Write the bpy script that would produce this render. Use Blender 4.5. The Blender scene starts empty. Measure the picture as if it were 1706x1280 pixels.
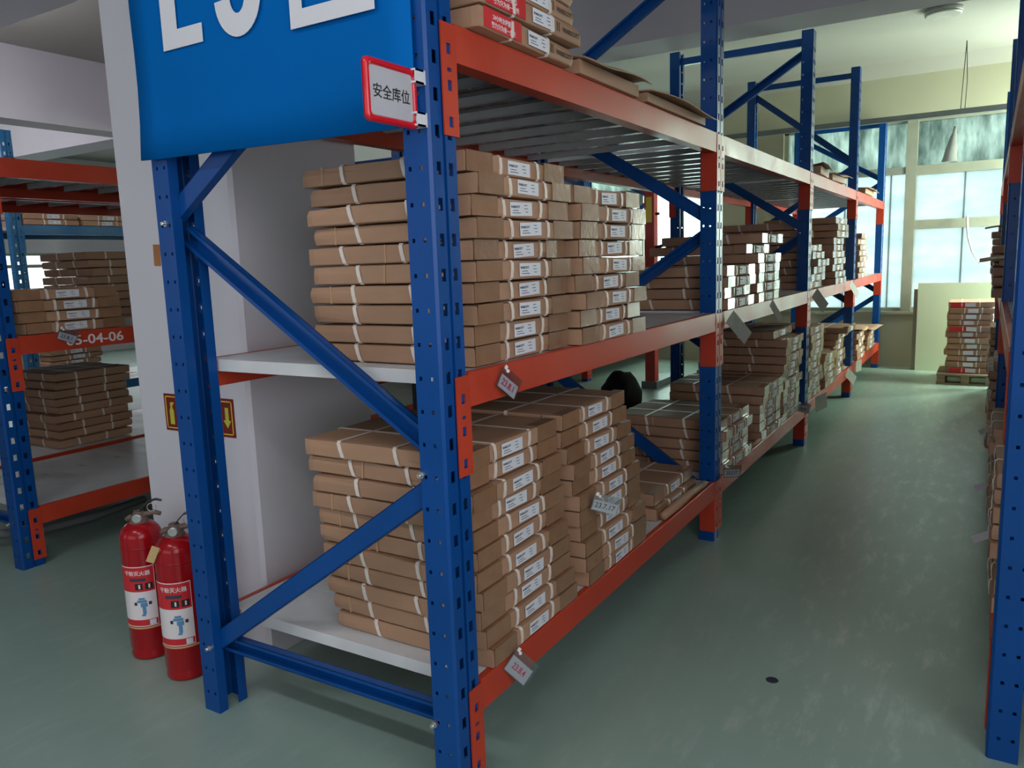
import bpy, bmesh, math, random
from mathutils import Vector, Matrix, noise

random.seed(7)
SC = bpy.context.scene
COL = SC.collection
PI = math.pi

# ------------------------------------------------------------------ camera
F_PX, CAM = 1310.5, Vector((1.0101, -1.3663, 1.2821))
YAW, PITCH, ROLL = 0.5462, 0.1533, -0.0334
fwd = Vector((-math.sin(YAW) * math.cos(PITCH), math.cos(YAW) * math.cos(PITCH), -math.sin(PITCH)))
rt0 = Vector((math.cos(YAW), math.sin(YAW), 0)); up0 = rt0.cross(fwd)
rt = rt0 * math.cos(ROLL) + up0 * math.sin(ROLL)
up = -rt0 * math.sin(ROLL) + up0 * math.cos(ROLL)
cam = bpy.data.cameras.new('camera')
cam.sensor_width = 36.0; cam.lens = F_PX / 1706 * 36.0; cam.clip_start = 0.02; cam.clip_end = 200
camo = bpy.data.objects.new('camera', cam); COL.objects.link(camo)
camo.matrix_world = Matrix.Translation(CAM) @ Matrix((rt, up, -fwd)).transposed().to_4x4()
SC.camera = camo

# ------------------------------------------------------------------ world, lights, exposure
W = bpy.data.worlds.new('overcast_sky'); SC.world = W; W.use_nodes = True
bg = W.node_tree.nodes['Background']
bg.inputs[0].default_value = (0.84, 1.0, 0.90, 1); bg.inputs[1].default_value = 42.0
SC.view_settings.view_transform = 'Standard'; SC.view_settings.look = 'None'
SC.view_settings.gamma = 1.0; SC.view_settings.use_curve_mapping = False
SC.view_settings.exposure = 0.0
try:
    SC.cycles.max_bounces = 8; SC.cycles.diffuse_bounces = 5; SC.cycles.glossy_bounces = 4
    SC.cycles.transparent_max_bounces = 12; SC.cycles.use_denoising = True
    SC.cycles.sample_clamp_indirect = 8.0
except Exception:
    pass

def area(name, loc, size, rot, power, color=(1, 1, 1), portal=False):
    l = bpy.data.lights.new(name, 'AREA'); l.shape = 'RECTANGLE'
    l.size, l.size_y = size; l.energy = power; l.color = color
    o = bpy.data.objects.new(name, l); COL.objects.link(o)
    o.location = loc; o.rotation_euler = rot
    if portal: l.cycles.is_portal = True
    return o
# portals: the daylight that the overcast sky sends through the windows of the place
area('portal_far', (0.55, 8.34, 1.63), (3.3, 2.1), (-PI / 2, 0, 0), 1, portal=True)
area('portal_far_b', (-2.82, 8.34, 1.63), (2.0, 2.1), (-PI / 2, 0, 0), 1, portal=True)
area('portal_left', (-12.14, 5.4, 1.31), (0.8, 5.0), (0, -PI / 2, 0), 1, portal=True)
# unseen fill added for assumed daylight from behind the camera; no window built there
area('back_fill', (-0.6, -5.85, 1.75), (5.0, 1.9), (PI / 2, 0, 0), 34, (0.95, 0.94, 1.0))
area('left_back_fill', (-7.5, -5.85, 1.75), (5.0, 1.9), (PI / 2, 0, 0), 45, (0.98, 0.94, 1.0))  # unseen fill, added to lighten the left beams and camera-facing surfaces
area('left_window_daylight', (-11.8, 5.4, 1.31), (0.7, 4.8), (0, -PI / 2, 0), 14, (0.90, 0.95, 1.0))
# unseen fill at the right-hand wall, added to brighten the far end
area('right_far_fill', (2.36, 7.55, 1.70), (1.9, 1.0), (0, PI / 2, 0), 150, (0.92, 1.0, 0.80))
# unseen fill from the right, added to lift the aisle-side faces
area('right_back_fill', (2.36, -1.9, 1.80), (1.9, 3.2), (0, PI / 2, 0), 58, (0.97, 0.95, 1.0))
# point lights added outside the frame to brighten the left-hand ceiling beams
def point_fill(name, loc, power, color):
    l = bpy.data.lights.new(name, 'POINT'); l.energy = power; l.color = color; l.shadow_soft_size = 0.15
    o = bpy.data.objects.new(name, l); COL.objects.link(o); o.location = loc
point_fill('left_aisle_fill_a', (-4.95, 1.15, 2.72), 30, (1.0, 0.94, 1.0))
point_fill('left_aisle_fill_b', (-7.6, 1.2, 2.9), 62, (0.98, 0.95, 1.0))
# unseen, assumed ceiling tube lamps over the cross aisle behind the camera
area('tube_lamp', (-0.9, -1.9, 3.08), (1.25, 0.16), (0, 0, 0), 16, (0.93, 0.94, 1.0))
area('assumed_tube_lamp_b', (0.9, -1.9, 3.08), (1.25, 0.16), (0, 0, 0), 13, (0.93, 0.94, 1.0))

# ------------------------------------------------------------------ materials
def mat(name, col, rough=0.5, metal=0.0, var=0.0, scale=8.0, bump=0.0, bscale=60.0, rvar=0.0, spec=0.5, rand=0.0,
        stretch=(1, 1, 1), coat=0.0, detail=4.0):
    m = bpy.data.materials.new(name); m.use_nodes = True
    nt = m.node_tree; N = nt.nodes; L = nt.links
    b = N['Principled BSDF']
    b.inputs['Base Color'].default_value = (*col, 1); b.inputs['Roughness'].default_value = rough
    b.inputs['Metallic'].default_value = metal; b.inputs['Specular IOR Level'].default_value = spec
    b.inputs['Coat Weight'].default_value = coat
    tc = N.new('ShaderNodeTexCoord'); mp = N.new('ShaderNodeMapping'); mp.inputs['Scale'].default_value = stretch
    L.new(tc.outputs['Object'], mp.inputs['Vector'])
    nz = N.new('ShaderNodeTexNoise'); nz.inputs['Scale'].default_value = scale; nz.inputs['Detail'].default_value = detail
    L.new(mp.outputs['Vector'], nz.inputs['Vector'])
    if var > 0 or rand > 0:
        hsv = N.new('ShaderNodeHueSaturation'); hsv.inputs['Color'].default_value = (*col, 1)
        v = N.new('ShaderNodeMapRange'); v.inputs[1].default_value = 0.3; v.inputs[2].default_value = 0.7
        v.inputs[3].default_value = 1 - var; v.inputs[4].default_value = 1 + var
        L.new(nz.outputs['Fac'], v.inputs[0])
        if rand > 0:
            oi = N.new('ShaderNodeObjectInfo'); r = N.new('ShaderNodeMapRange')
            r.inputs[3].default_value = 1 - rand; r.inputs[4].default_value = 1 + rand
            L.new(oi.outputs['Random'], r.inputs[0])
            mu = N.new('ShaderNodeMath'); mu.operation = 'MULTIPLY'
            L.new(v.outputs[0], mu.inputs[0]); L.new(r.outputs[0], mu.inputs[1]); L.new(mu.outputs[0], hsv.inputs['Value'])
        else:
            L.new(v.outputs[0], hsv.inputs['Value'])
        L.new(hsv.outputs['Color'], b.inputs['Base Color'])
    if rvar > 0:
        rr = N.new('ShaderNodeMapRange'); rr.inputs[1].default_value = 0.3; rr.inputs[2].default_value = 0.7
        rr.inputs[3].default_value = max(0.02, rough - rvar); rr.inputs[4].default_value = min(1, rough + rvar)
        L.new(nz.outputs['Fac'], rr.inputs[0]); L.new(rr.outputs[0], b.inputs['Roughness'])
    if bump > 0:
        n2 = N.new('ShaderNodeTexNoise'); n2.inputs['Scale'].default_value = bscale; n2.inputs['Detail'].default_value = 3
        L.new(mp.outputs['Vector'], n2.inputs['Vector'])
        bp = N.new('ShaderNodeBump'); bp.inputs['Strength'].default_value = bump; bp.inputs['Distance'].default_value = 0.004
        L.new(n2.outputs['Fac'], bp.inputs['Height']); L.new(bp.outputs['Normal'], b.inputs['Normal'])
    return m

M = {}
M['blue'] = mat('blue_enamel', (0.002, 0.062, 0.26), 0.32, var=0.12, scale=3, rvar=0.06, spec=0.28, bump=0.05, bscale=90)
M['blue2'] = mat('teal_blue_enamel', (0.012, 0.13, 0.30), 0.38, var=0.12, scale=3)
M['orange'] = mat('orange_enamel', (0.50, 0.050, 0.022), 0.38, var=0.10, scale=4, rvar=0.07, spec=0.30, bump=0.05, bscale=70)
M['deck'] = mat('grey_white_enamel_deck', (0.68, 0.70, 0.70), 0.33, var=0.10, scale=5, rvar=0.08)
M['steel'] = mat('zinc_steel', (0.62, 0.62, 0.60), 0.3, metal=0.9, var=0.15, scale=30)
M['hook'] = mat('dark_slot_steel', (0.02, 0.025, 0.05), 0.5, var=0.2)
M['board'] = mat('kraft_cardboard', (0.40, 0.235, 0.142), 0.62, var=0.09, scale=6, bump=0.10, bscale=35, rand=0.10, stretch=(1, 1, 4), rvar=0.08)
M['boardred'] = mat('printed_red_panel', (0.62, 0.022, 0.030), 0.45, var=0.08)
M['darksheet'] = mat('dark_grey_sheet', (0.06, 0.06, 0.062), 0.6, var=0.1)
M['cardholder'] = mat('grey_plastic_card_holder', (0.40, 0.42, 0.36), 0.35, var=0.1, scale=25)
M['boxink'] = mat('faded_carton_print', (0.055, 0.045, 0.035), 0.7)
M['seam'] = mat('pale_board_edge', (0.52, 0.32, 0.18), 0.7)
M['dark_under'] = mat('dark_metal_underside', (0.15, 0.155, 0.155), 0.25, metal=0.9, var=0.15, scale=12, rvar=0.06)  # darker, glossier metal set on the deck panels' downward faces
M['tape'] = mat('brown_packing_tape', (0.30, 0.165, 0.09), 0.21, var=0.14, scale=14, bump=0.22, bscale=40, spec=0.7, rand=0.08, coat=0.3)
M['strap'] = mat('white_plastic_strap', (0.78, 0.70, 0.62), 0.35, var=0.05)
M['label'] = mat('white_paper_label', (0.74, 0.77, 0.82), 0.5, var=0.03)
M['ink'] = mat('dark_print_ink', (0.035, 0.045, 0.075), 0.6)
M['black'] = mat('black_print_ink', (0.015, 0.014, 0.014), 0.6)
M['redink'] = mat('red_marker_ink', (0.72, 0.010, 0.10), 0.6)
M['redpaint'] = mat('red_gloss_paint', (0.36, 0.005, 0.010), 0.20, var=0.06, coat=0.1, spec=0.35)
M['dustred'] = mat('dusty_brown_valve', (0.16, 0.11, 0.085), 0.55, var=0.3, scale=25)
M['blackpl'] = mat('black_lever_enamel', (0.012, 0.010, 0.012), 0.3)
M['gold'] = mat('gold_line_print', (0.62, 0.36, 0.15), 0.35, var=0.05)
M['white'] = mat('white_print', (0.80, 0.76, 0.76), 0.5)
M['greyblue'] = mat('blue_grey_print', (0.10, 0.28, 0.48), 0.5)
M['signred'] = mat('dark_red_sign_face', (0.19, 0.010, 0.008), 0.4)
M['signyel'] = mat('yellow_glow_print', (0.83, 0.62, 0.06), 0.4)
M['signlime'] = mat('lime_yellow_print', (0.55, 0.58, 0.05), 0.4)
M['banner'] = mat('blue_banner_board', (0.0005, 0.125, 0.43), 0.55, var=0.05, scale=2, spec=0.04)
M['bannertext'] = mat('grey_white_banner_print', (0.70, 0.71, 0.74), 0.5)
M['framered'] = mat('red_plastic_frame', (0.62, 0.006, 0.018), 0.25, coat=0.3)
M['paper'] = mat('white_card', (0.68, 0.69, 0.73), 0.6)
M['signcard'] = mat('grey_white_sign_card', (0.46, 0.47, 0.51), 0.6)
M['clip'] = mat('clear_white_plastic', (0.72, 0.74, 0.78), 0.2, var=0.1, scale=40)
M['wall'] = mat('matt_white_wall_paint', (0.67, 0.66, 0.71), 0.75, var=0.03, scale=1.5, bump=0.04, bscale=25)
M['wallfar'] = mat('cream_wall_paint', (0.43, 0.43, 0.31), 0.75, var=0.06, scale=1.2)
M['ceil'] = mat('ceiling_paint', (0.33, 0.33, 0.295), 0.8, var=0.03, scale=0.8)
M['frame'] = mat('olive_grey_window_frame', (0.30, 0.32, 0.25), 0.45, var=0.06)
M['wood'] = mat('pallet_wood', (0.28, 0.22, 0.14), 0.75, var=0.25, scale=5, stretch=(1, 10, 10))
M['panel'] = mat('pale_green_board', (0.46, 0.53, 0.38), 0.6, var=0.05, scale=2)
M['tapebit'] = mat('brown_tape_scrap', (0.42, 0.17, 0.06), 0.5, var=0.1)
M['rail'] = mat('grey_slotted_rail', (0.16, 0.18, 0.18), 0.45, metal=0.3, var=0.1)
M['plastic'] = mat('pvc_white', (0.42, 0.43, 0.40), 0.35, var=0.1, scale=20)
M['wire'] = mat('dark_wire', (0.05, 0.05, 0.05), 0.5)
M['tagpaper'] = mat('yellow_paper_tag', (0.62, 0.43, 0.20), 0.6, var=0.05)
M['mast'] = mat('red_mast_paint', (0.50, 0.05, 0.04), 0.4, var=0.1)
M['bag'] = mat('white_rag', (0.85, 0.88, 0.86), 0.8, var=0.05)
M['darkbag'] = mat('black_plastic_sack', (0.010, 0.009, 0.010), 0.75, bump=0.4, bscale=18, spec=0.15)
M['hose'] = mat('grey_rubber_hose', (0.20, 0.21, 0.22), 0.5)

def floor_mat():
    m = mat('green_epoxy_floor', (0.135, 0.205, 0.17), 0.33, spec=0.8)
    nt = m.node_tree; N = nt.nodes; L = nt.links; b = N['Principled BSDF']
    tc = N.new('ShaderNodeTexCoord')
    n1 = N.new('ShaderNodeTexNoise'); n1.inputs['Scale'].default_value = 0.9; n1.inputs['Detail'].default_value = 6
    n2 = N.new('ShaderNodeTexNoise'); n2.inputs['Scale'].default_value = 7; n2.inputs['Detail'].default_value = 8; n2.inputs['Roughness'].default_value = 0.7
    mp = N.new('ShaderNodeMapping'); mp.inputs['Scale'].default_value = (2.6, 0.7, 1)
    L.new(tc.outputs['Object'], n1.inputs['Vector']); L.new(tc.outputs['Object'], mp.inputs['Vector']); L.new(mp.outputs[0], n2.inputs['Vector'])
    cr = N.new('ShaderNodeValToRGB')
    cr.color_ramp.elements[0].position = 0.30; cr.color_ramp.elements[0].color = (0.245, 0.355, 0.30, 1)
    cr.color_ramp.elements[1].position = 0.72; cr.color_ramp.elements[1].color = (0.335, 0.47, 0.40, 1)
    L.new(n1.outputs['Fac'], cr.inputs[0])
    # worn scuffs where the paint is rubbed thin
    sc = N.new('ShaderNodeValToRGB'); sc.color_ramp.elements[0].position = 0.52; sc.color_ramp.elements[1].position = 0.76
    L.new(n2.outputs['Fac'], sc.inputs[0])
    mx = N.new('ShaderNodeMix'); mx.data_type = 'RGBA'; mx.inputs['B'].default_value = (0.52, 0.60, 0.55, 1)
    # scuffs painted paler along the aisle's right side to imitate window glare
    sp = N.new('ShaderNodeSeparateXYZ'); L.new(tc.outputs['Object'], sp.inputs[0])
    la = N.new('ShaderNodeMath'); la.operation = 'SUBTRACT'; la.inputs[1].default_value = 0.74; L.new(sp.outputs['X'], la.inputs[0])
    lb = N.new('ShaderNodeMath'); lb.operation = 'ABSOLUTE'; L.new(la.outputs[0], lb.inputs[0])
    glare_lane = N.new('ShaderNodeMapRange'); glare_lane.inputs[1].default_value = 0.10; glare_lane.inputs[2].default_value = 0.42; glare_lane.inputs[3].default_value = 0.9; glare_lane.inputs[4].default_value = 0.28
    L.new(lb.outputs[0], glare_lane.inputs[0])
    mm = N.new('ShaderNodeMath'); mm.operation = 'MULTIPLY'; L.new(glare_lane.outputs[0], mm.inputs[1])
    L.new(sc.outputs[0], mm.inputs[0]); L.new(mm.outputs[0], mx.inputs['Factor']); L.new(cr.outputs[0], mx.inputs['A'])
    L.new(mx.outputs['Result'], b.inputs['Base Color'])
    rr = N.new('ShaderNodeMapRange'); rr.inputs[1].default_value = 0.3; rr.inputs[2].default_value = 0.75
    rr.inputs[3].default_value = 0.40; rr.inputs[4].default_value = 0.29
    L.new(n2.outputs['Fac'], rr.inputs[0]); L.new(rr.outputs[0], b.inputs['Roughness'])
    bp = N.new('ShaderNodeBump'); bp.inputs['Strength'].default_value = 0.04; bp.inputs['Distance'].default_value = 0.003
    L.new(n1.outputs['Fac'], bp.inputs['Height']); L.new(bp.outputs[0], b.inputs['Normal'])
    return m
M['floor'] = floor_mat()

def glass_mat(name, tint, frost, dirt_tint, scale, stretch):
    """frosted, dusty pane: part clear, part scattering, streaked with grime"""
    m = bpy.data.materials.new(name); m.use_nodes = True
    nt = m.node_tree; N = nt.nodes; L = nt.links; N.remove(N['Principled BSDF'])
    out = N['Material Output']
    tc = N.new('ShaderNodeTexCoord'); mp = N.new('ShaderNodeMapping'); mp.inputs['Scale'].default_value = stretch
    L.new(tc.outputs['Object'], mp.inputs['Vector'])
    nz = N.new('ShaderNodeTexNoise'); nz.inputs['Scale'].default_value = scale; nz.inputs['Detail'].default_value = 6
    nz.inputs['Roughness'].default_value = 0.65
    L.new(mp.outputs[0], nz.inputs['Vector'])
    cr = N.new('ShaderNodeValToRGB'); cr.color_ramp.elements[0].position = 0.36; cr.color_ramp.elements[1].position = 0.66
    cr.color_ramp.elements[0].color = (*dirt_tint, 1); cr.color_ramp.elements[1].color = (*tint, 1)
    L.new(nz.outputs['Fac'], cr.inputs[0])
    tr = N.new('ShaderNodeBsdfTransparent'); ts = N.new('ShaderNodeBsdfTranslucent'); gl = N.new('ShaderNodeBsdfGlossy')
    gl.inputs['Roughness'].default_value = 0.25; gl.inputs['Color'].default_value = (0.5, 0.5, 0.5, 1)
    L.new(cr.outputs[0], tr.inputs['Color']); L.new(cr.outputs[0], ts.inputs['Color'])
    m1 = N.new('ShaderNodeMixShader'); m1.inputs[0].default_value = frost
    L.new(tr.outputs[0], m1.inputs[1]); L.new(ts.outputs[0], m1.inputs[2])
    m2 = N.new('ShaderNodeMixShader'); m2.inputs[0].default_value = 0.04
    L.new(m1.outputs[0], m2.inputs[1]); L.new(gl.outputs[0], m2.inputs[2])
    L.new(m2.outputs[0], out.inputs['Surface'])
    return m
M['pane_lo'] = glass_mat('frosted_pane', (0.184, 0.190, 0.195), 0.35, (0.142, 0.164, 0.172), 1.6, (0.7, 1, 2.2))
M['pane_hi'] = glass_mat('grimy_streaked_pane', (0.150, 0.170, 0.165), 0.35, (0.050, 0.063, 0.060), 2.4, (2.2, 1, 0.6))
M['pane_clear'] = glass_mat('dusty_clear_pane', (0.40, 0.42, 0.42), 0.2, (0.30, 0.34, 0.34), 1.5, (1, 1, 1))

M['pane_left'] = glass_mat('dusty_left_pane', (0.26, 0.25, 0.265), 0.2, (0.22, 0.22, 0.23), 1.5, (1, 1, 1))

M['pane_fill'] = glass_mat('hidden_fill_pane', (0.90, 0.92, 0.90), 0.05, (0.80, 0.85, 0.82), 1.5, (1, 1, 1))  # unseen pane, made extra clear to brighten the far end

def clear_mat():
    m = bpy.data.materials.new('clear_plastic_sleeve'); m.use_nodes = True
    nt = m.node_tree; N = nt.nodes; L = nt.links; N.remove(N['Principled BSDF'])
    tr = N.new('ShaderNodeBsdfTransparent'); tr.inputs[0].default_value = (0.93, 0.94, 0.95, 1)
    gl = N.new('ShaderNodeBsdfGlossy'); gl.inputs['Roughness'].default_value = 0.12
    mx = N.new('ShaderNodeMixShader'); mx.inputs[0].default_value = 0.16
    nz = N.new('ShaderNodeTexNoise'); nz.inputs['Scale'].default_value = 20
    bp = N.new('ShaderNodeBump'); bp.inputs['Strength'].default_value = 0.2; L.new(nz.outputs['Fac'], bp.inputs['Height']); L.new(bp.outputs[0], gl.inputs['Normal'])
    L.new(tr.outputs[0], mx.inputs[1]); L.new(gl.outputs[0], mx.inputs[2]); L.new(mx.outputs[0], N['Material Output'].inputs['Surface'])
    return m
M['clear'] = clear_mat()

# ------------------------------------------------------------------ helpers
class MB:
    """collects simple solids, then builds one mesh"""
    def __init__(s): s.v = []; s.f = []; s.sm = []
    def add(s, vs, fs, smooth=False):
        o = len(s.v); s.v += [tuple(v) for v in vs]
        s.f += [tuple(i + o for i in f) for f in fs]; s.sm += [smooth] * len(fs)
        return s
    def box(s, x0, x1, y0, y1, z0, z1, mtx=None):
        x0, x1 = min(x0, x1), max(x0, x1); y0, y1 = min(y0, y1), max(y0, y1); z0, z1 = min(z0, z1), max(z0, z1)
        vs = [Vector(p) for p in ((x0, y0, z0), (x1, y0, z0), (x1, y1, z0), (x0, y1, z0), (x0, y0, z1), (x1, y0, z1), (x1, y1, z1), (x0, y1, z1))]
        if mtx is not None: vs = [mtx @ v for v in vs]
        return s.add(vs, [(3, 2, 1, 0), (4, 5, 6, 7), (0, 1, 5, 4), (1, 2, 6, 5), (2, 3, 7, 6), (3, 0, 4, 7)])
    def prism(s, poly, axis, a, b, mtx=None):
        """polygon (counter-clockwise pairs) extruded along axis from a to b; pairs fill the other two axes in cyclic order"""
        def P(u, v, w): return Vector({'x': (w, u, v), 'y': (v, w, u), 'z': (u, v, w)}[axis])
        n = len(poly); vs = [P(u, v, a) for u, v in poly] + [P(u, v, b) for u, v in poly]
        if mtx is not None: vs = [mtx @ v for v in vs]
        fs = [tuple(range(n - 1, -1, -1)), tuple(range(n, 2 * n))] + [(i, (i + 1) % n, n + (i + 1) % n, n + i) for i in range(n)]
        return s.add(vs, fs)
    def lathe(s, prof, seg=24, mtx=None, smooth=True):
        vs = []; fs = []
        for r, z in prof:
            for k in range(seg):
                a = 2 * PI * k / seg; vs.append(Vector((r * math.cos(a), r * math.sin(a), z)))
        if mtx is not None: vs = [mtx @ v for v in vs]
        for i in range(len(prof) - 1):
            for k in range(seg):
                k2 = (k + 1) % seg
                fs.append((i * seg + k, i * seg + k2, (i + 1) * seg + k2, (i + 1) * seg + k))
        s.add(vs, fs, smooth)
        s.add([], []) 
        n = len(s.v) - len(vs)
        s.f.append(tuple(n + k for k in range(seg - 1, -1, -1))); s.sm.append(False)
        s.f.append(tuple(n + (len(prof) - 1) * seg + k for k in range(seg))); s.sm.append(False)
        return s
    def tube(s, pts, r, seg=8):
        pts = [Vector(p) for p in pts]; vs = []; fs = []
        for i, p in enumerate(pts):
            d = (pts[min(i + 1, len(pts) - 1)] - pts[max(i - 1, 0)]).normalized()
            a = d.cross(Vector((0.13, 0.31, 0.94))).normalized(); b = d.cross(a)
            rr = r[i] if isinstance(r, (list, tuple)) else r
            for k in range(seg):
                t = 2 * PI * k / seg; vs.append(p + a * math.cos(t) * rr + b * math.sin(t) * rr)
        for i in range(len(pts) - 1):
            for k in range(seg):
                k2 = (k + 1) % seg; fs.append((i * seg + k, i * seg + k2, (i + 1) * seg + k2, (i + 1) * seg + k))
        fs.append(tuple(range(seg - 1, -1, -1))); fs.append(tuple((len(pts) - 1) * seg + k for k in range(seg)))
        return s.add(vs, fs, True)
    def mesh(s, name, m):
        me = bpy.data.meshes.new(name); me.from_pydata(s.v, [], s.f)
        me.polygons.foreach_set('use_smooth', s.sm); me.materials.append(m); me.update()
        return me

def link(name, me, parent=None, loc=(0, 0, 0), rot=(0, 0, 0), scale=None):
    o = bpy.data.objects.new(name, me); COL.objects.link(o)
    if parent is not None: o.parent = parent
    o.location = loc; o.rotation_euler = rot
    if scale: o.scale = scale
    return o
def build(mb, name, m, parent=None, loc=(0, 0, 0), rot=(0, 0, 0)): return link(name, mb.mesh(name, m), parent, loc, rot)
def empty(name, loc=(0, 0, 0), rot=(0, 0, 0)):
    o = link(name, None, None, loc, rot); o.empty_display_size = 0.1; return o
def tag(o, label, cat=None, group=None, kind=None):
    if label: o['label'] = label
    if cat: o['category'] = cat
    if group: o['group'] = group
    if kind: o['kind'] = kind
    return o
def struct(o, label=None, cat=None): return tag(o, label, cat, None, 'structure')

_txt = {}
def text_mesh(s, size, m, bold=0.0, extrude=0.0002, name='lettering', sx=1.0):
    """flat lettering in the local XY plane, centred"""
    key = (s, size, m.name, bold, sx)
    if key in _txt: return _txt[key]
    cu = bpy.data.curves.new('lettering_curve', 'FONT'); cu.body = s; cu.size = size; cu.extrude = extrude; cu.offset = bold
    cu.align_x = 'CENTER'; cu.align_y = 'CENTER'; cu.resolution_u = 3
    o = bpy.data.objects.new('lettering_curve', cu); COL.objects.link(o)
    dg = bpy.context.evaluated_depsgraph_get(); me = bpy.data.meshes.new_from_object(o.evaluated_get(dg))
    bpy.data.objects.remove(o); bpy.data.curves.remove(cu)
    if sx != 1.0:
        for v in me.vertices: v.co.x *= sx
    me.materials.clear(); me.materials.append(m); me.name = name
    _txt[key] = me
    return me
def mesh_into(mb, me, mtx):
    mb.add([mtx @ v.co for v in me.vertices], [tuple(p.vertices) for p in me.polygons])
# frames that turn local XY lettering to face +X (upright) or -Y (upright)
FACE_PX = Matrix(((0, 0, 1), (1, 0, 0), (0, 1, 0))).to_4x4()     # local x->+Y, y->+Z, z->+X
FACE_MY = Matrix(((1, 0, 0), (0, 0, -1), (0, 1, 0))).to_4x4()    # local x->+X, y->+Z, z->-Y

ORD = ['topmost', 'second', 'third', 'fourth', 'fifth', 'sixth', 'seventh', 'eighth', 'ninth', 'tenth', 'eleventh', 'twelfth', 'thirteenth', 'fourteenth']

# ------------------------------------------------------------------ the building
CEIL = 3.2; BEAM = 2.6
YF = 8.2; XL = -12.0; XR = 2.4; YB = -6.0
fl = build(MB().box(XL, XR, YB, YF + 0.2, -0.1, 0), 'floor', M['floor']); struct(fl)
spot = build(MB().lathe([(0.019, 0.0), (0.017, 0.0012)], 14), 'floor_spot', M['hook'], fl, (0.505, 0.93, 0.0))
ce = build(MB().box(XL, XR, YB, YF + 0.2, CEIL, CEIL + 0.1), 'ceiling', M['ceil']); struct(ce)
def beam_part(x0, x1, y0, y1): return build(MB().box(x0, x1, y0, y1, BEAM, CEIL), 'ceiling_beam', M['wall'], ce)
beam_part(XL, XR, 0.42, 1.04); beam_part(XL, XR, 3.46, 3.80); beam_part(XL, XR, -3.3, -2.7)
beam_part(-6.32, -6.02, 1.04, 3.46); beam_part(-6.32, -6.02, 3.80, YF)

# far wall: parapet, piers, lintel beam
w = MB()
w.box(XL, XR, YF, YF + 0.2, 0, 0.60); w.box(XL, XR, YF, YF + 0.2, 2.66, CEIL)
w.box(-1.85, -1.08, YF, YF + 0.2, 0.60, 2.66); w.box(XL, -3.80, YF, YF + 0.2, 0.60, 2.66); w.box(2.2, XR, YF, YF + 0.2, 0.60, 2.66)
wf = build(w, 'wall_far', M['wallfar']); struct(wf)
sill = build(MB().box(-3.85, 2.2, YF - 0.03, YF, 0.585, 0.615), 'sill', M['wallfar'], wf)
cove = build(MB().prism([(YF, CEIL), (YF - 0.16, CEIL), (YF, CEIL - 0.12)], 'x', XL, XR), 'cove', M['ceil'], wf)

def window_far(name, x0, x1, z0, z1, mulls, trans, panes):
    r = empty(name, ((x0 + x1) / 2, YF + 0.1, z0)); struct(r)
    cx, cy, cz = r.location
    def b(nm, a, c, d, e, m, ya=0.05, yb=0.13):
        return build(MB().box(a - cx, c - cx, YF + ya - cy, YF + yb - cy, d - cz, e - cz), nm, m, r)
    b('window_frame', x0, x1, z1 - 0.05, z1, M['frame']); b('window_frame', x0, x1, z0, z0 + 0.05, M['frame'])
    b('window_frame', x0, x0 + 0.05, z0, z1, M['frame']); b('window_frame', x1 - 0.05, x1, z0, z1, M['frame'])
    for a, c, d, e in mulls: b('mullion', a, c, d, e, M['frame'], 0.02, 0.14)
    for a, c, d, e in trans: b('transom', a, c, d, e, M['frame'], 0.03, 0.135)
    for a, c, d, e, k in panes: b('pane', a, c, d, e, M[k], 0.085, 0.09)
    return r
window_far('window_1', -1.08, 2.2, 0.60, 2.66,
           [(0.185, 0.29, 0.6, 2.66), (1.40, 1.47, 0.6, 2.66)],
           [(-1.05, 0.185, 2.08, 2.15), (0.29, 1.40, 2.06, 2.155), (0.29, 1.40, 1.49, 1.585), (1.47, 2.2, 2.06, 2.15)],
           [(-1.05, 0.185, 2.15, 2.61, 'pane_hi'), (-1.05, -0.42, 0.65, 2.08, 'pane_lo'), (-0.42, 0.04, 0.65, 2.08, 'pane_lo'), (0.04, 0.185, 0.65, 2.08, 'pane_lo'),
            (0.29, 1.40, 2.155, 2.61, 'pane_hi'), (0.29, 1.40, 1.585, 2.06, 'pane_lo'), (0.29, 0.74, 0.65, 1.49, 'pane_lo'), (0.74, 1.40, 0.65, 1.49, 'pane_lo'),
            (1.47, 2.15, 2.15, 2.61, 'pane_fill'), (1.47, 2.15, 0.65, 2.06, 'pane_fill')])
w1 = bpy.data.objects['window_1']
# thin sash bars between the lower panes
for x, a, c in ((0.74, 0.65, 2.06), (0.04, 0.65, 2.08), (-0.42, 0.65, 2.08)):
    build(MB().box(x - 0.008 - w1.location.x, x + 0.008 - w1.location.x, 0.0, 0.02, a - 0.6, c - 0.6), 'sash_bar', M['frame'], w1)
window_far('window_2', -3.80, -1.85, 0.60, 2.66, [(-2.86, -2.79, 0.6, 2.66)], [(-3.75, -1.9, 2.06, 2.14)],
           [(-3.75, -2.86, 2.14, 2.61, 'pane_hi'), (-2.79, -1.9, 2.14, 2.61, 'pane_lo'), (-3.75, -2.86, 0.65, 2.06, 'pane_clear'), (-2.79, -1.9, 0.65, 2.06, 'pane_clear')])
def rag_mat():
    m = mat('thin_white_rag', (0.85, 0.88, 0.86), 0.8); N = m.node_tree.nodes; L = m.node_tree.links
    ts = N.new('ShaderNodeBsdfTranslucent'); ts.inputs[0].default_value = (0.30, 0.32, 0.31, 1)
    mx = N.new('ShaderNodeMixShader'); mx.inputs[0].default_value = 0.75
    L.new(N['Principled BSDF'].outputs[0], mx.inputs[1]); L.new(ts.outputs[0], mx.inputs[2]); L.new(mx.outputs[0], N['Material Output'].inputs[0])
    return m
M['rag'] = rag_mat()
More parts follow.
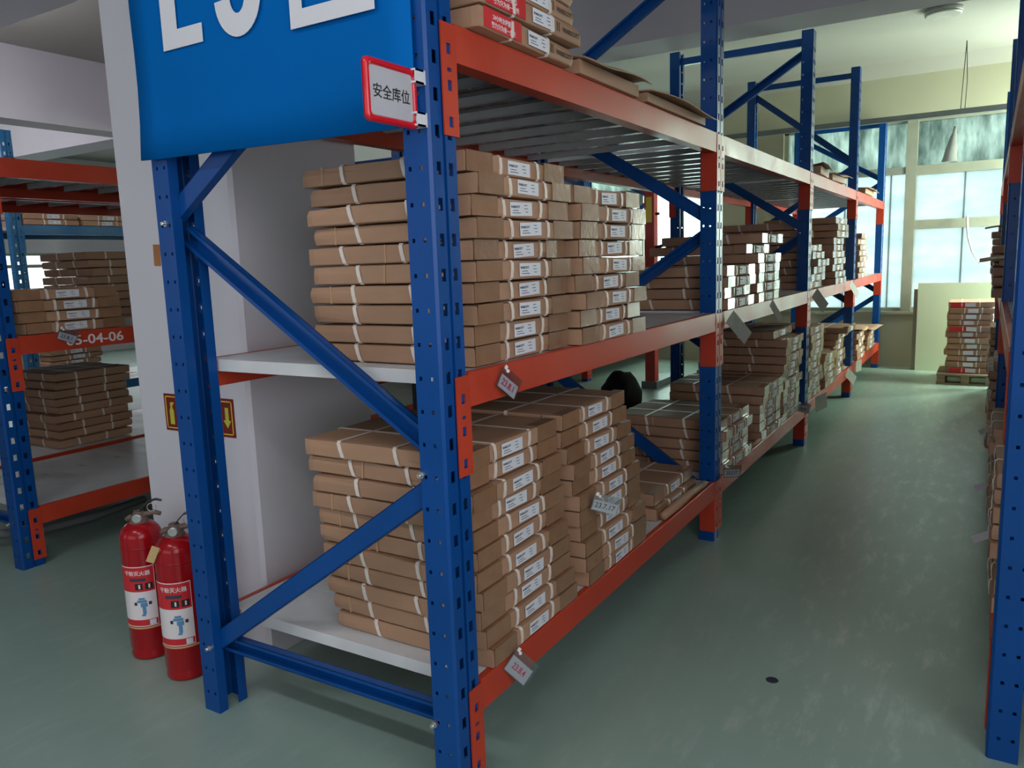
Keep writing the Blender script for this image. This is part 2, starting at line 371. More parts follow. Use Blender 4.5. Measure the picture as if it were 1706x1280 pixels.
# white streak of rag hung on the upper pane
rg = MB()
rz = [(2.52, 0.012), (2.46, 0.018), (2.40, 0.035), (2.30, 0.055), (2.22, 0.062), (2.17, 0.075)]
vs = []
for z, hw in rz:
    for t in (-1, 0, 1): vs += [(0.63 + t * hw - (2.52 - z) * 0.12, -0.012 * (1 - abs(t)), z)]
n3 = len(rz)
fs = [(i * 3 + k, i * 3 + k + 1, i * 3 + k + 4, i * 3 + k + 3) for i in range(n3 - 1) for k in range(2)]
rg.add(vs, fs, True)
ro = build(rg, 'hanging_rag', M['rag'], None, (0, YF + 0.04, 0)); tag(ro, 'white rag hanging in front of grimy upper window pane', 'rag')
md = ro.modifiers.new('thick', 'SOLIDIFY'); md.thickness = 0.004

# left wall with a band of windows, back wall, right wall
w = MB()
w.box(XL - 0.2, XL, YB, YF, 0, 0.95); w.box(XL - 0.2, XL, YB, YF, 1.68, CEIL); w.box(XL - 0.2, XL, YB, 2.9, 0.95, 1.68); w.box(XL - 0.2, XL, 7.9, YF + 0.2, 0.95, 1.68)
wl = build(w, 'wall_left', M['wall']); struct(wl)
wr = empty('window_3', (XL - 0.1, 2.9, 0.95)); struct(wr)
for k in range(6):
    build(MB().box(-0.05, 0.03, k * 1.0 - 0.04 if k else 0, k * 1.0 + 0.04, 0, 0.73), 'mullion', M['frame'], wr)
for z in (0.0, 0.50, 0.69): build(MB().box(-0.04, 0.02, 0, 5.0, z, z + 0.05), 'transom', M['frame'], wr)
for k in range(5): build(MB().box(-0.015, -0.01, k + 0.04, k + 0.96, 0.05, 0.69), 'pane', M['pane_left'], wr)
wb = build(MB().box(XL, XR, YB - 0.2, YB, 0, CEIL), 'wall_back', M['wall']); struct(wb)
w = MB(); w.box(XR, XR + 0.2, YB, 7.05, 0, CEIL); w.box(XR, XR + 0.2, 8.05, YF + 0.2, 0, CEIL); w.box(XR, XR + 0.2, 7.05, 8.05, 0, 0.75); w.box(XR, XR + 0.2, 7.05, 8.05, 2.65, CEIL)
wrr = build(w, 'wall_right', M['wall']); struct(wrr)
wq = empty('added_window_4', (XR + 0.1, 7.55, 0.75)); struct(wq)  # unseen window, added as the opening for the far right fill
for y0, y1, z0, z1 in ((-0.5, -0.45, 0, 1.9), (0.45, 0.5, 0, 1.9), (-0.5, 0.5, 0, 0.05), (-0.5, 0.5, 1.85, 1.9)): build(MB().box(-0.03, 0.03, y0, y1, z0, z1), 'window_frame', M['frame'], wq)
build(MB().box(-0.003, 0.003, -0.45, 0.45, 0.05, 1.85), 'pane', M['pane_clear'], wq)
# square concrete column behind the end frame of the main rack
co = build(MB().prism([(-1.547, 0.304), (-0.997, 0.304), (-0.985, 0.316), (-0.985, 0.87), (-1.547, 0.87)], 'z', 0, BEAM), 'column', M['wall'])
tag(co, 'square white painted concrete column behind the near rack', 'column', None, 'structure')
# low partition wall seen in the left background
pw = build(MB().box(-8.9, -8.75, 6.4, YF, 0, BEAM), 'wall_partition', M['wall']); struct(pw)

pw2 = build(MB().box(-7.0, -3.0, -1.7, -1.55, 0, 2.3), 'light_blocking_wall', M['wall']); struct(pw2)  # unseen wall, added to keep back-left light off the left racks

# ------------------------------------------------------------------ racks
_up = {}
def upright_mesh(h, flip, mt):
    """perforated steel post: x from -0.07 (lips) to 0 (slotted face), y 0..0.1; flip puts the slotted face at the back"""
    key = (round(h, 3), flip, mt.name)
    if key in _up: return _up[key]
    mb = MB(); T = 0.003; n = int((h - 0.06) / 0.075)
    def strip(fn, z0, z1): fn(z0, z1)
    def column(fn, hole):                      # solid pieces between holes
        z = 0.0
        for k in range(n):
            c = 0.0597 + 0.075 * k
            fn(z, c - hole / 2); z = c + hole / 2
        fn(z, h)
    fx = lambda y0, y1, x1=0.0: (lambda a, b: mb.box(x1 - T, x1, y0, y1, a, b))
    for y0, y1 in ((0.006, 0.020), (0.036, 0.043), (0.057, 0.064), (0.080, 0.094)): fx(y0, y1)(0, h)
    for y0, y1 in ((0.020, 0.036), (0.064, 0.080)): column(fx(y0, y1), 0.027)
    fx(0.043, 0.057, -0.007)(0, h)
    mb.box(-0.010, 0, 0.043, 0.045, 0, h); mb.box(-0.010, 0, 0.055, 0.057, 0, h)
    for s in (0, 1):
        Y = lambda v: v if s == 0 else 0.1 - v
        pl = [(-0.006, Y(0)), (0, Y(0.006)), (-0.003, Y(0.006)), (-0.006, Y(0.003))]
        mb.prism(pl if s == 0 else pl[::-1], 'z', 0, h)
        fy = lambda x0, x1: (lambda a, b: mb.box(x0, x1, Y(0), Y(T), a, b))
        for x0, x1 in ((-0.022, -0.006), (-0.052, -0.030), (-0.070, -0.060)): fy(x0, x1)(0, h)
        for x0, x1 in ((-0.030, -0.022), (-0.060, -0.052)): column(fy(x0, x1), 0.009)
        mb.box(-0.070, -0.067, Y(T), Y(0.030), 0, h)
    if flip:
        mb.v = [(-x, 0.1 - y, z) for x, y, z in mb.v]
    me = mb.mesh('upright', mt); _up[key] = me
    return me

_ch = {}
def channel(parent, y, x0, z0, x1, z1, mt, lip=1, wd=0.05):
    """C-channel brace from (x0,z0) to (x1,z1); lip=+1 opens away from the end, -1 opens towards it"""
    d = Vector((x1 - x0, 0, z1 - z0)); L = d.length
    key = (round(L, 3), lip, mt.name, wd)
    if key not in _ch:
        mb = MB(); t = 0.0025; dp = 0.024
        a = 0.0 if lip > 0 else dp - t
        mb.box(0, L, a - dp / 2, a + t - dp / 2, -wd / 2, wd / 2)
        mb.box(0, L, -dp / 2, dp / 2, wd / 2 - t, wd / 2); mb.box(0, L, -dp / 2, dp / 2, -wd / 2, -wd / 2 + t)
        e = dp - t if lip > 0 else 0.0
        mb.box(0, L, e - dp / 2, e + t - dp / 2, wd / 2 - 0.010, wd / 2); mb.box(0, L, e - dp / 2, e + t - dp / 2, -wd / 2, -wd / 2 + 0.010)
        _ch[key] = mb.mesh('brace', mt)
    return link('brace', _ch[key], parent, (x0, y, z0), (0, -math.atan2(d.z, d.x), 0))

_bm = {}
def beam_mesh(L, mt, h=0.08):
    key = (round(L, 3), mt.name, h)
    if key not in _bm:
        mb = MB()
        mb.prism([(-0.045, -h), (0.002, -h), (0.002, -0.002), (0.0, 0.0), (-0.018, 0.0), (-0.018, -0.032), (-0.045, -0.032)][::-1] and
                 [(-h, -0.045), (-h, 0.002), (-0.002, 0.002), (0.0, 0.0), (0.0, -0.018), (-0.032, -0.018), (-0.032, -0.045)], 'y', 0, L)
        _bm[key] = mb.mesh('beam', mt)
    return _bm[key]
_pl = {}
def plate_mesh(end, mt):
    """beam end plate; end=0 sits on the near post's far half, end=1 on the far post's near half with a side flange"""
    key = (end, mt.name)
    if key not in _pl:
        mb = MB(); t = 0.004; z1 = -0.005; z0 = -0.236
        y0, y1 = (0.050, 0.104) if end == 0 else (-0.004, 0.046)
        hy0, hy1 = (0.068, 0.084) if end == 0 else (0.014, 0.030)
        mb.box(0.0006, t, y0, hy0, z0, z1); mb.box(0.0006, t, hy1, y1, z0, z1)
        z = z1
        for c, hh in ((-0.057, 0.022), (-0.100, 0.008), (-0.132, 0.022), (-0.207, 0.022)):
            mb.box(0.0006, t, hy0, hy1, c + hh / 2, z); z = c - hh / 2
        mb.box(0.0006, t, hy0, hy1, z0, z)
        if end == 0: mb.box(-0.045, 0.0006, 0.1005, 0.104, z0, z1)
        else: mb.box(-0.066, 0.0006, -0.004, -0.0005, z0, z1)
        _pl[key] = mb.mesh('end_plate', mt)
    return _pl[key]
_dk = {}
def deck_mesh(wd, dp, mt):
    key = (round(wd, 4), round(dp, 3))
    if key not in _dk:
        mb = MB(); t = 0.0015; g = 0.0012
        mb.box(-dp, 0, g, wd - g, -t, 0)
        mb.box(-dp, 0, g, g + t, -0.032, -t); mb.box(-dp, 0, wd - g - t, wd - g, -0.032, -t)
        mb.box(-dp, 0, g, g + 0.016, -0.0335, -0.032); mb.box(-dp, 0, wd - g - 0.016, wd - g, -0.0335, -0.032)
        mb.prism([(-0.012, -t), (-0.006, -0.014), (0.006, -0.014), (0.012, -t)], 'x', -dp, 0, Matrix.Translation((0, wd / 2, 0)))
        me = mb.mesh('deck_panel', mt); me.materials.append(M['dark_under'])
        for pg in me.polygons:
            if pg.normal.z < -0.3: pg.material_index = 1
        _dk[key] = me
    return _dk[key]

BAY = 2.013; DEPTH = 0.93
def rack(label, loc, rotz, nbay, levels, heights, mirror, beam_mat=None, post_mat=None, cat='rack', group='storage racks', decks=True, skip=(), name='storage_rack', BAY=BAY):
    r = empty(name, loc, (0, 0, rotz)); tag(r, label, cat, group)
    bmat = beam_mat or M['orange']; pm = post_mat or M['blue']
    beams = {}
    for k in range(nbay + 1):
        y = k * BAY; h = heights[k]
        link('upright', upright_mesh(h, False, pm), r, (0, y, 0)); link('upright', upright_mesh(h, True, pm), r, (-DEPTH, y, 0))
        xb, xf = -DEPTH + 0.045, -0.045
        zs = [0.205, 0.815, 1.415, 2.005, h - 0.09]
        fr = mirror[k]
        for i in range(4):
            a, b = (xb, xf) if (i % 2 == 0) != fr else (xf, xb)
            if abs(zs[i + 1] - zs[i]) < 0.2: continue
            dz = 0.028
            channel(r, y + 0.05 + (0.013 if i % 2 else -0.013), a, zs[i] + (dz if i else 0.0), b, zs[i + 1] - dz, pm, 1 if i % 2 == 0 else -1, 0.052)
        channel(r, y + 0.05, xb + 0.02, 0.205, xf - 0.02, 0.205, pm, -1, 0.045)
        channel(r, y + 0.05, xb + 0.0, h - 0.06, xf, h - 0.06, pm, 1, 0.045)
        if k == 0:
            for (x, z) in ((xf - 0.02, 0.815), (xb + 0.01, 0.205), (xb, 1.415), (xf - 0.02, 0.205)):
                bl = MB(); bl.lathe([(0.0085, 0), (0.0085, 0.006)], 6, Matrix.Rotation(PI / 2, 4, 'X'), False); bl.lathe([(0.005, 0.006), (0.005, 0.016)], 8, Matrix.Rotation(PI / 2, 4, 'X'))
                build(bl, 'bolt', M['steel'], r, (x, y, z))
    for k in range(nbay):
        y = k * BAY
        for li, z in enumerate(levels):
            if (k, li) in skip: continue
            for side in (0, 1):
                L = BAY - 0.108
                if side == 0:
                    b = link('beam', beam_mesh(L, bmat), r, (0, y + 0.104, z))
                    link('end_plate', plate_mesh(0, bmat), b, (0, -0.104, 0)); link('end_plate', plate_mesh(1, bmat), b, (0, L + 0.004, 0))
                    beams[(k, li)] = b
                else:
                    b = link('beam', beam_mesh(L, bmat), r, (-DEPTH, y + 0.104 + L, z), (0, 0, PI))
                    link('end_plate', plate_mesh(0, bmat), b, (0, -0.104, 0)); link('end_plate', plate_mesh(1, bmat), b, (0, L + 0.004, 0))
            if decks:
                npn = 9; wd = (BAY - 0.112) / npn
                for i in range(npn):
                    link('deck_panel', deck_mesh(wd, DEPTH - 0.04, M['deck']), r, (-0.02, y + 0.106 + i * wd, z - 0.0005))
    return r, beams

LV = (0.282, 1.037, 1.791)
main, main_beams = rack('blue and orange four-bay steel rack carrying the blue banner', (0, 0, 0), 0, 4, LV, (2.65, 2.65, 2.65, 2.80, 2.65), (False, True, True, False, False))
rowB, rowB_beams = rack('orange-beamed rack behind the white column, stencilled beam at front', (-2.6, 0.345, 0), 0, 4, (0.268, 1.034, 1.793), (2.58,) * 5, (False,) * 5, BAY=1.925)
right, right_beams = rack('blue rack along the right edge of the aisle', (1.062, 0.8 + 0.1 + 3 * BAY, 0), PI, 3, LV, (2.58, 2.58, 2.58, 2.58), (False,) * 4)
rowB2, _ = rack('rack standing back to back with the stencilled left rack', (-4.53, 0.345 + 2 * BAY + 0.1, 0), PI, 2, (0.268, 1.034, 1.793), (2.3,) * 3, (False,) * 3)
rowC, _ = rack('far rack with teal blue beams seen through the left rack', (-6.0, 2.21, 0), 0, 2, (0.30, 1.00, 1.733), (2.5,) * 3, (False, True, False), M['blue2'], M['blue2'])

# stencilled number on the middle beam of the left rack
bmB = rowB_beams[(0, 1)]
st = MB(); mesh_into(st, text_mesh('05-04-06', 0.062, M['white'], 0.001, sx=1.25), FACE_PX)
build(st, 'stencil_number', M['white'], bmB, (0.0026, 0.345, -0.043))

# ------------------------------------------------------------------ cartons
CX, CY, CH = 0.52, 0.475, 0.0478
def carton_body(seed, cx, cy, ch, crush):
    rnd = random.Random(seed)
    bm = bmesh.new(); bmesh.ops.create_cube(bm, size=1.0)
    bmesh.ops.subdivide_edges(bm, edges=bm.edges[:], cuts=4, use_grid_fill=True)
    off = Vector((seed * 3.7, seed * 1.3, 0))
    pulls = [(Vector((rnd.choice((-.5, .5)), rnd.choice((-.5, .5)), rnd.choice((-.5, .5)))), rnd.uniform(0.3, 1.0) * crush) for _ in range(4)]
    for v in bm.verts:
        p = v.co.copy()
        for ax in (0, 1, 2):                     # finer rings near the edges
            if abs(abs(p[ax]) - 0.3) < 1e-4: p[ax] = math.copysign(0.46 if ax < 2 else 0.42, p[ax])
        q = Vector((p.x * cx, p.y * cy, p.z * ch))
        nx = noise.noise(q * 5 + off) * 0.0035 * crush; nz = noise.noise(q * 6 + off * 1.7) * 0.0025 * crush
        q.x += nx if abs(p.x) > 0.45 else 0; q.y += nx if abs(p.y) > 0.45 else 0
        if p.z > 0.45: q.z += min(nz, 0.001) - 0.0008
        r = sum(abs(abs(c) - 0.5) < 0.02 for c in p)
        if r >= 2: q.x -= math.copysign(0.0022, p.x) * (abs(p.x) > 0.48); q.y -= math.copysign(0.0022, p.y) * (abs(p.y) > 0.48); q.z -= math.copysign(0.0015, p.z) * (abs(p.z) > 0.48)
        for c, a in pulls:
            d = (p - c).length
            if d < 0.3: q -= Vector((math.copysign(1, c.x), math.copysign(1, c.y), math.copysign(0.35, c.z))) * 0.006 * a * (1 - d / 0.3)
        q.z += ch / 2; v.co = q
    me = bpy.data.meshes.new('carton'); bm.to_mesh(me); bm.free(); me.materials.append(M['board'])
    for p in me.polygons: p.use_smooth = False
    return me
BODIES = [carton_body(i + 1, CX, CY, CH, 1.0 if i < 6 else 0.6) for i in range(8)]
def loop_mesh(length, h, wdt=0.0115, off=0.0022, t=0.0016, slant=0.0):
    """band round a box: runs along local x (length) and z (h), band width along y"""
    mb = MB(); a = length / 2 + off; b0 = -0.0004; b1 = h + 0.0008; c = 0.006
    out = [(-a, b0 + c), (-a + c, b0), (a - c, b0), (a, b0 + c), (a + 0.0015, h / 2), (a, b1 - c), (a - c, b1), (-a + c, b1), (-a, b1 - c), (-a - 0.0015, h / 2)]
    inn = [(x - math.copysign(t, x), z + (t if z < h / 2 else -t if z > h / 2 else 0) * (0.3 if abs(z - h / 2) > 0.4 * h else 0)) for x, z in out]
    n = len(out); vs = []
    for y in (-wdt / 2, wdt / 2):
        vs += [(x, y + slant * math.copysign(1, x) * (z - h / 2), z) for x, z in out] + [(x, y + slant * math.copysign(1, x) * (z - h / 2), z) for x, z in inn]
    fs = []
    for i in range(n):
        j = (i + 1) % n
        fs += [(i, j, 2 * n + j, 2 * n + i), (n + j, n + i, 3 * n + i, 3 * n + j), (j, i, n + i, n + j), (2 * n + i, 2 * n + j, 3 * n + j, 3 * n + i)]
    mb.add(vs, fs); return mb.mesh('strap', M['strap'])
STRAP_X = [loop_mesh(CX, CH, slant=k) for k in (-0.12, 0.0, 0.12)]
STRAP_Y = [loop_mesh(CY, CH, slant=k) for k in (-0.30, -0.15, -0.22)]
LAB = MB().box(0, 0.0006, -0.053, 0.053, -0.0165, 0.0165).mesh('label', M['label'])
pr = MB(); mesh_into(pr, text_mesh('WARSCOTT', 0.0076, M['ink'], 0.0003), FACE_PX @ Matrix.Translation((-0.028, 0.005, 0)))
for (y, z, wd) in ((0.022, 0.009, 0.014), (0.023, 0.001, 0.018), (0.026, -0.007, 0.012), (-0.028, -0.0035, 0.028), (-0.024, -0.0095, 0.038)):
    pr.box(0, 0.0003, y - wd / 2, y + wd / 2, z - 0.0008, z + 0.0008)
PRINT = pr.mesh('print', M['ink'])
tp = MB(); tp.box(CX / 2 - 0.035, CX / 2 + 0.0014, -0.055, 0.055, CH + 0.0002, CH + 0.0010); tp.box(CX / 2 + 0.0006, CX / 2 + 0.0022, -0.055, 0.055, 0.002, CH + 0.0010)
TAPE = tp.mesh('tape', M['tape'])
SEAM = MB().box(-0.0022, 0.0022, -0.0010, 0.0012, -CH / 2 + 0.002, CH / 2 - 0.001).mesh('seam', M['seam'])
FLAP = MB().box(-0.062, 0.0005, -0.0030, -0.0008, 0.002, CH - 0.001).mesh('end_flap', M['board'])

def carton(label, group, loc, rz=0.0, body=0, tilt=(0, 0), detail=2, name='carton', lab=True, jit=None):
    """detail 2: straps, tapes, label with print; 1: straps and label; 0: straps in front only"""
    o = link(name, BODIES[body % len(BODIES)], None, loc, (tilt[0], tilt[1], rz)); tag(o, label, 'carton', group)
    rnd = jit or random
    a, b = rnd.uniform(-0.02, 0.02), rnd.uniform(-0.02, 0.02)
    for y in (-0.085 + a, 0.095 + a): link('strap', rnd.choice(STRAP_X), o, (0, y, 0), (0, 0, rnd.uniform(-0.012, 0.012)))
    if detail >= 1:
        for x in (-0.115 + b, 0.075 + b): link('strap', rnd.choice(STRAP_Y), o, (x, 0, 0), (0, 0, PI / 2 + rnd.uniform(-0.02, 0.02)))
    if lab:
        lb = link('label', LAB, o, (CX / 2 + 0.0022, 0.005 + a + rnd.uniform(-0.008, 0.008), CH / 2 + rnd.uniform(-0.002, 0.002)), (rnd.uniform(-0.04, 0.04), 0, 0))
        if detail >= 1: link('print', PRINT, lb, (0.0007, 0, 0))['kind'] = 'stuff'
    if detail >= 2:
        for y in (-CY / 2 + 0.058, CY / 2 - 0.058): link('tape', TAPE, o, (0, y, 0))
        if rnd.random() < 0.6: link('seam', SEAM, o, (rnd.uniform(-0.2, 0.02), -CY / 2 - 0.0012, CH / 2), (0, rnd.uniform(-0.08, 0.08), 0))
        link('end_flap', FLAP, o, (CX / 2, -CY / 2, 0), (0, 0, rnd.uniform(0.02, 0.09)))
    return o

def stack(desc, group, xf, y0, z0, n, rot=0.0, sx=0.012, sy=0.012, pitch=0.0500, detail=1, seed=1, face=1, lean=(0, 0), shifts=None, tilt=0.0, tilt0=0):
    """n cartons with label faces at x=xf (face=+1 looks to +x, -1 to -x), near side at y0"""
    rnd = random.Random(seed * 101 + 5)
    for i in range(n):
        dx, dy = rnd.uniform(-sx, sx), rnd.uniform(-sy, sy)
        if shifts and i in shifts: dx += shifts[i][0]; dy += shifts[i][1]
        x = xf - face * CX / 2 + dx + lean[0] * i; y = y0 + CY / 2 + dy + lean[1] * i
        k = n - 1 - i
        lb = ('%s carton %s the %s' % (ORD[k], 'from top of' if k else 'of', desc)) if k < len(ORD) else ('carton %s' % desc)
        if n == 1: lb = 'lone cardboard carton %s' % desc
        carton(lb, group, (x, y, z0 + 0.0012 + i * pitch), (0 if face > 0 else PI) + rot + rnd.uniform(-0.02, 0.02), rnd.randrange(8), (rnd.uniform(-0.002, 0.002), 0), detail, jit=rnd)

Z0, Z1, Z2 = LV
# bay one of the main rack
stack('near middle-shelf stack beside the blue post', 'cartons in the near bay', -0.012, 0.160, Z1, 10, pitch=0.0502, detail=2, seed=3, sx=0.016, sy=0.010)
stack('second middle-shelf stack of the near bay', 'cartons in the near bay', 0.010, 0.672, Z1, 9, pitch=0.0505, detail=2, seed=4, sx=0.010, sy=0.012)
stack('near bottom-shelf stack beside the blue post', 'cartons in the near bay', -0.004, 0.158, Z0, 11, pitch=0.0502, detail=2, seed=5, lean=(-0.004, -0.003), sx=0.010, sy=0.008)
stack('second bottom-shelf stack of the near bay', 'cartons in the near bay', -0.004, 0.705, Z0, 11, pitch=0.0505, detail=2, seed=6, lean=(-0.003, -0.0085), sx=0.012, sy=0.012)
stack('low pair on the bottom shelf before the second post', 'cartons in the near bay', -0.045, 1.395, Z0, 2, pitch=0.0502, detail=2, seed=8)
# bay two
stack('four-high middle-shelf stack just past the second post', 'cartons in the second bay', 0.0, 2.16, Z1, 4, pitch=0.0497, seed=11, detail=2)
stack('taller middle-shelf stack of the second bay', 'cartons in the second bay', 0.0, 2.70, Z1, 7, pitch=0.0497, seed=12, detail=2, shifts={6: (0.03, -0.03), 5: (-0.05, 0)})
stack('five-high bottom-shelf stack past the second post', 'cartons in the second bay', 0.0, 2.14, Z0, 5, pitch=0.0500, seed=13, detail=2)
stack('middle bottom-shelf stack of the second bay', 'cartons in the second bay', 0.0, 2.86, Z0, 6, pitch=0.0500, seed=14, detail=2)
stack('tall bottom-shelf stack before the third post', 'cartons in the second bay', 0.0, 3.40, Z0, 11, pitch=0.0497, seed=15, detail=2, shifts={10: (-0.06, -0.02)})
# bay three
stack('jagged middle-shelf stack past the third post', 'cartons in the third bay', 0.0, 4.16, Z1, 9, pitch=0.0497, seed=16, detail=2, shifts={5: (-0.05, 0), 6: (-0.08, 0), 7: (-0.06, 0.02), 8: (-0.09, 0)}, sx=0.03)
stack('tall middle-shelf stack of the third bay', 'cartons in the third bay', 0.02, 4.90, Z1, 10, pitch=0.0497, seed=17, detail=2, sx=0.02, shifts={8: (0.03, 0), 9: (0.02, 0)})
stack('tall bottom-shelf stack past the third post', 'cartons in the third bay', 0.0, 4.15, Z0, 10, pitch=0.0497, seed=18, detail=2)
stack('low middle stack on third bay bottom shelf', 'cartons in the third bay', 0.0, 4.72, Z0, 5, pitch=0.0500, seed=19, detail=2)
stack('bottom-shelf stack before the fourth post', 'cartons in the third bay', -0.02, 5.32, Z0, 8, pitch=0.0497, seed=20, detail=2, shifts={7: (0.07, 0.05), 6: (0.03, 0)})
# bay four
stack('middle-shelf stack past the fourth post', 'cartons in the fourth bay', 0.02, 6.20, Z1, 8, pitch=0.0497, seed=21, detail=0)
stack('near bottom-shelf stack of the farthest bay', 'cartons in the fourth bay', 0.0, 6.42, Z0, 5, pitch=0.0497, seed=22, detail=0)
stack('last bottom-shelf stack by the window wall', 'cartons in the fourth bay', 0.0, 7.18, Z0, 4, pitch=0.0497, seed=23, detail=0)
# top shelf
for i, (dx, dy, rz) in enumerate(((0.0, 0.0, 0.02), (0.012, 0.015, -0.02), (0.004, 0.0, 0.0), (0.0, 0.01, 0.015))):
    o = carton('%s red-panelled carton %sof the top-shelf stack beside the near post' % (ORD[3 - i], 'from top ' if i < 3 else ''), 'cartons on the top shelf', (0.028 - CX / 2 + dx, 0.150 + CY / 2 + dy, Z2 + 0.0012 + i * 0.0505), rz, i, detail=1, lab=False)
    lb_ = link('label', LAB, o, (CX / 2 + 0.0022, 0.035, CH / 2), (0, 0, 0))
    link('print', PRINT, lb_, (0.0007, 0, 0))['kind'] = 'stuff'
    rp = MB().box(0, 0.0008, -0.085, 0.085, -CH / 2 + 0.004, CH / 2 - 0.001)
    red = build(rp, 'red_panel', M['boardred'], o, (CX / 2 + 0.0012, -0.135, CH / 2))
    tx = MB(); mesh_into(tx, text_mesh('24小时全程服务', 0.0135, M['white'], 0.0002), FACE_PX @ Matrix.Translation((0, 0.007, 0)))
    mesh_into(tx, text_mesh('努力只为省一分钱', 0.0135, M['white'], 0.0002), FACE_PX @ Matrix.Translation((0, -0.010, 0)))
    build(tx, 'panel_lettering', M['white'], red, (0.0011, 0, 0))
    bx = MB(); mesh_into(bx, text_mesh('WARSCOTT', 0.0165, M['boxink'], 0.0002), FACE_PX)
    build(bx, 'box_print', M['boxink'], o, (CX / 2 + 0.0022, 0.178, CH / 2 - 0.002))
    ar = MB()
    for q in (0.103, 0.113): ar.box(0, 0.0006, q, q + 0.003, -0.010, 0.012)
    build(ar, 'box_print', M['boxink'], o, (CX / 2 + 0.0016, 0, CH / 2))

def bent_flat(label, group, loc, rz, length=0.46, width=0.5, h=0.040, seed=1, name='flat_carton', flap=0.03):
    """opened flat carton whose lid flap sags outwards over the front"""
    rnd = random.Random(seed); mb = MB(); nx = 6
    vs = []; fs = []
    mb.box(-width / 2, width / 2 - 0.01, -length / 2, length / 2, 0, h * 0.8)
    n = 9
    for i in range(n + 1):
        t = i / n; y = -length / 2 - 0.004 + t * (length + 0.008)
        w1 = 0.006 * math.sin(t * 7 + seed); w2 = 0.008 * math.sin(t * 5 + seed * 2)
        vs += [(-width / 2, y, h * 0.85), (width / 2 - 0.06, y, h + w1), (width / 2 + 0.004, y, h * 0.98 + w2), (width / 2 + 0.004 + flap, y, h * 0.66 + w2)]
    for i in range(n):
        for k in range(3): fs.append((4 * i + k, 4 * i + k + 1, 4 * i + k + 5, 4 * i + k + 4))
    top = MB().add(vs, fs, True)
    o = build(mb, name, M['board'], None, loc, (0, 0, rz)); tag(o, label, 'carton', group)
    l = build(top, 'lid_flap', M['board'], o); m = l.modifiers.new('thick', 'SOLIDIFY'); m.thickness = 0.003; m.offset = 1
    return o
bent_flat('open flat carton on top shelf beside the red-panelled cartons', 'open cartons on the top shelf', (-0.225, 0.90, Z2 + 0.001), 0.0, 0.43, seed=2, h=0.046)
bent_flat('open flat carton on top shelf against the second post', 'open cartons on the top shelf', (-0.225, 1.50, Z2 + 0.001), 0.0, 0.62, seed=3, h=0.036)
bent_flat('dark flat carton on top shelf just past third post', 'open cartons on the top shelf', (-0.22, 4.42, Z2 + 0.001), 0.05, 0.44, seed=4, h=0.06)
bent_flat('open flat carton on top shelf in middle of third bay', 'open cartons on the top shelf', (-0.22, 5.05, Z2 + 0.001), -0.04, 0.5, seed=5, h=0.05)
bent_flat('open flat carton on top shelf of the farthest bay', 'open cartons on the top shelf', (-0.22, 6.75, Z2 + 0.001), 0.0, 0.6, seed=6, h=0.05)
bent_flat('open carton lying on the near bottom stack of farthest bay', 'open cartons on the bottom shelf', (-0.24, 6.66, Z0 + 0.001 + 5 * 0.0495), 0.05, 0.5, seed=7, h=0.03)
bent_flat('open carton lying on the last bottom stack by window', 'open cartons on the bottom shelf', (-0.24, 7.42, Z0 + 0.001 + 4 * 0.0495), -0.08, 0.5, seed=8, h=0.03, flap=0.05)
# strip of folded cardboard lying in front of the low pair
pf = MB(); pf.tube([(0.0, 0, 0), (0.005, 0.16, 0.004), (0.0, 0.32, 0.002), (0.004, 0.50, 0.0)], [0.016, 0.019, 0.017, 0.015], 7)
o = build(pf, 'cardboard_roll', M['board'], None, (-0.016, 1.40, Z0 + 0.020)); tag(o, 'thin rolled cardboard strip on beam edge in front of low pair', 'roll')
pf = MB(); pf.tube([(0.0, 0, 0), (0.003, 0.10, 0.003), (0.0, 0.20, 0.0)], [0.010, 0.014, 0.010], 7)
o = build(pf, 'cardboard_roll', M['board'], None, (-0.004, 2.64, Z0 + 0.016)); tag(o, 'rolled cardboard strip on bottom beam of the second bay', 'roll')

# left rack contents
stack('four-high stack behind the stencilled beam', 'cartons on the left rack', -2.615, 0.490, 1.034, 4, pitch=0.0500, detail=2, seed=31, sx=0.01, sy=0.005, lean=(0, -0.009))
stack('dark deep stack on the left bottom shelf', 'cartons on the left rack', -4.22, 1.16, 0.268, 9, pitch=0.0500, seed=32, detail=1, sx=0.015, sy=0.02, face=-1)
stack('dark tall stack behind the four-high left stack', 'cartons on the left rack', -4.22, 1.46, 1.034, 8, pitch=0.0500, seed=33, detail=1, face=-1)
stack('left rack stack at far end, bottom shelf', 'cartons on the left rack', -2.62, 6.9, 0.268, 10, pitch=0.0500, seed=36, detail=1)
stack('left rack stack at far end, middle shelf', 'cartons on the left rack', -2.62, 6.9, 1.034, 5, pitch=0.0500, seed=37, detail=1)
stack('tall bottom stack halfway along the left rack', 'cartons on the left rack', -2.62, 4.75, 0.268, 11, pitch=0.0500, seed=61, detail=0)
stack('bottom stack of left rack just before its far stack', 'cartons on the left rack', -2.62, 5.45, 0.268, 9, pitch=0.0500, seed=62, detail=0)
stack('low middle-shelf stack halfway along the left rack', 'cartons on the left rack', -2.62, 5.1, 1.034, 4, pitch=0.0500, seed=63, detail=0)
# far teal rack contents
stack('near pair on the teal upper beam', 'cartons on the teal rack', -6.0, 2.33, 1.733, 2, pitch=0.0500, seed=41, detail=1)
stack('farther pair on the teal upper beam', 'cartons on the teal rack', -6.0, 2.83, 1.733, 2, pitch=0.0500, seed=42, detail=1)
stack('tall stack on the teal rack middle shelf', 'cartons on the teal rack', -6.0, 3.0, 1.00, 8, pitch=0.0500, seed=43, detail=1)
stack('short stack on the teal rack middle shelf', 'cartons on the teal rack', -6.0, 2.40, 0.30, 9, pitch=0.0500, seed=44, detail=1)

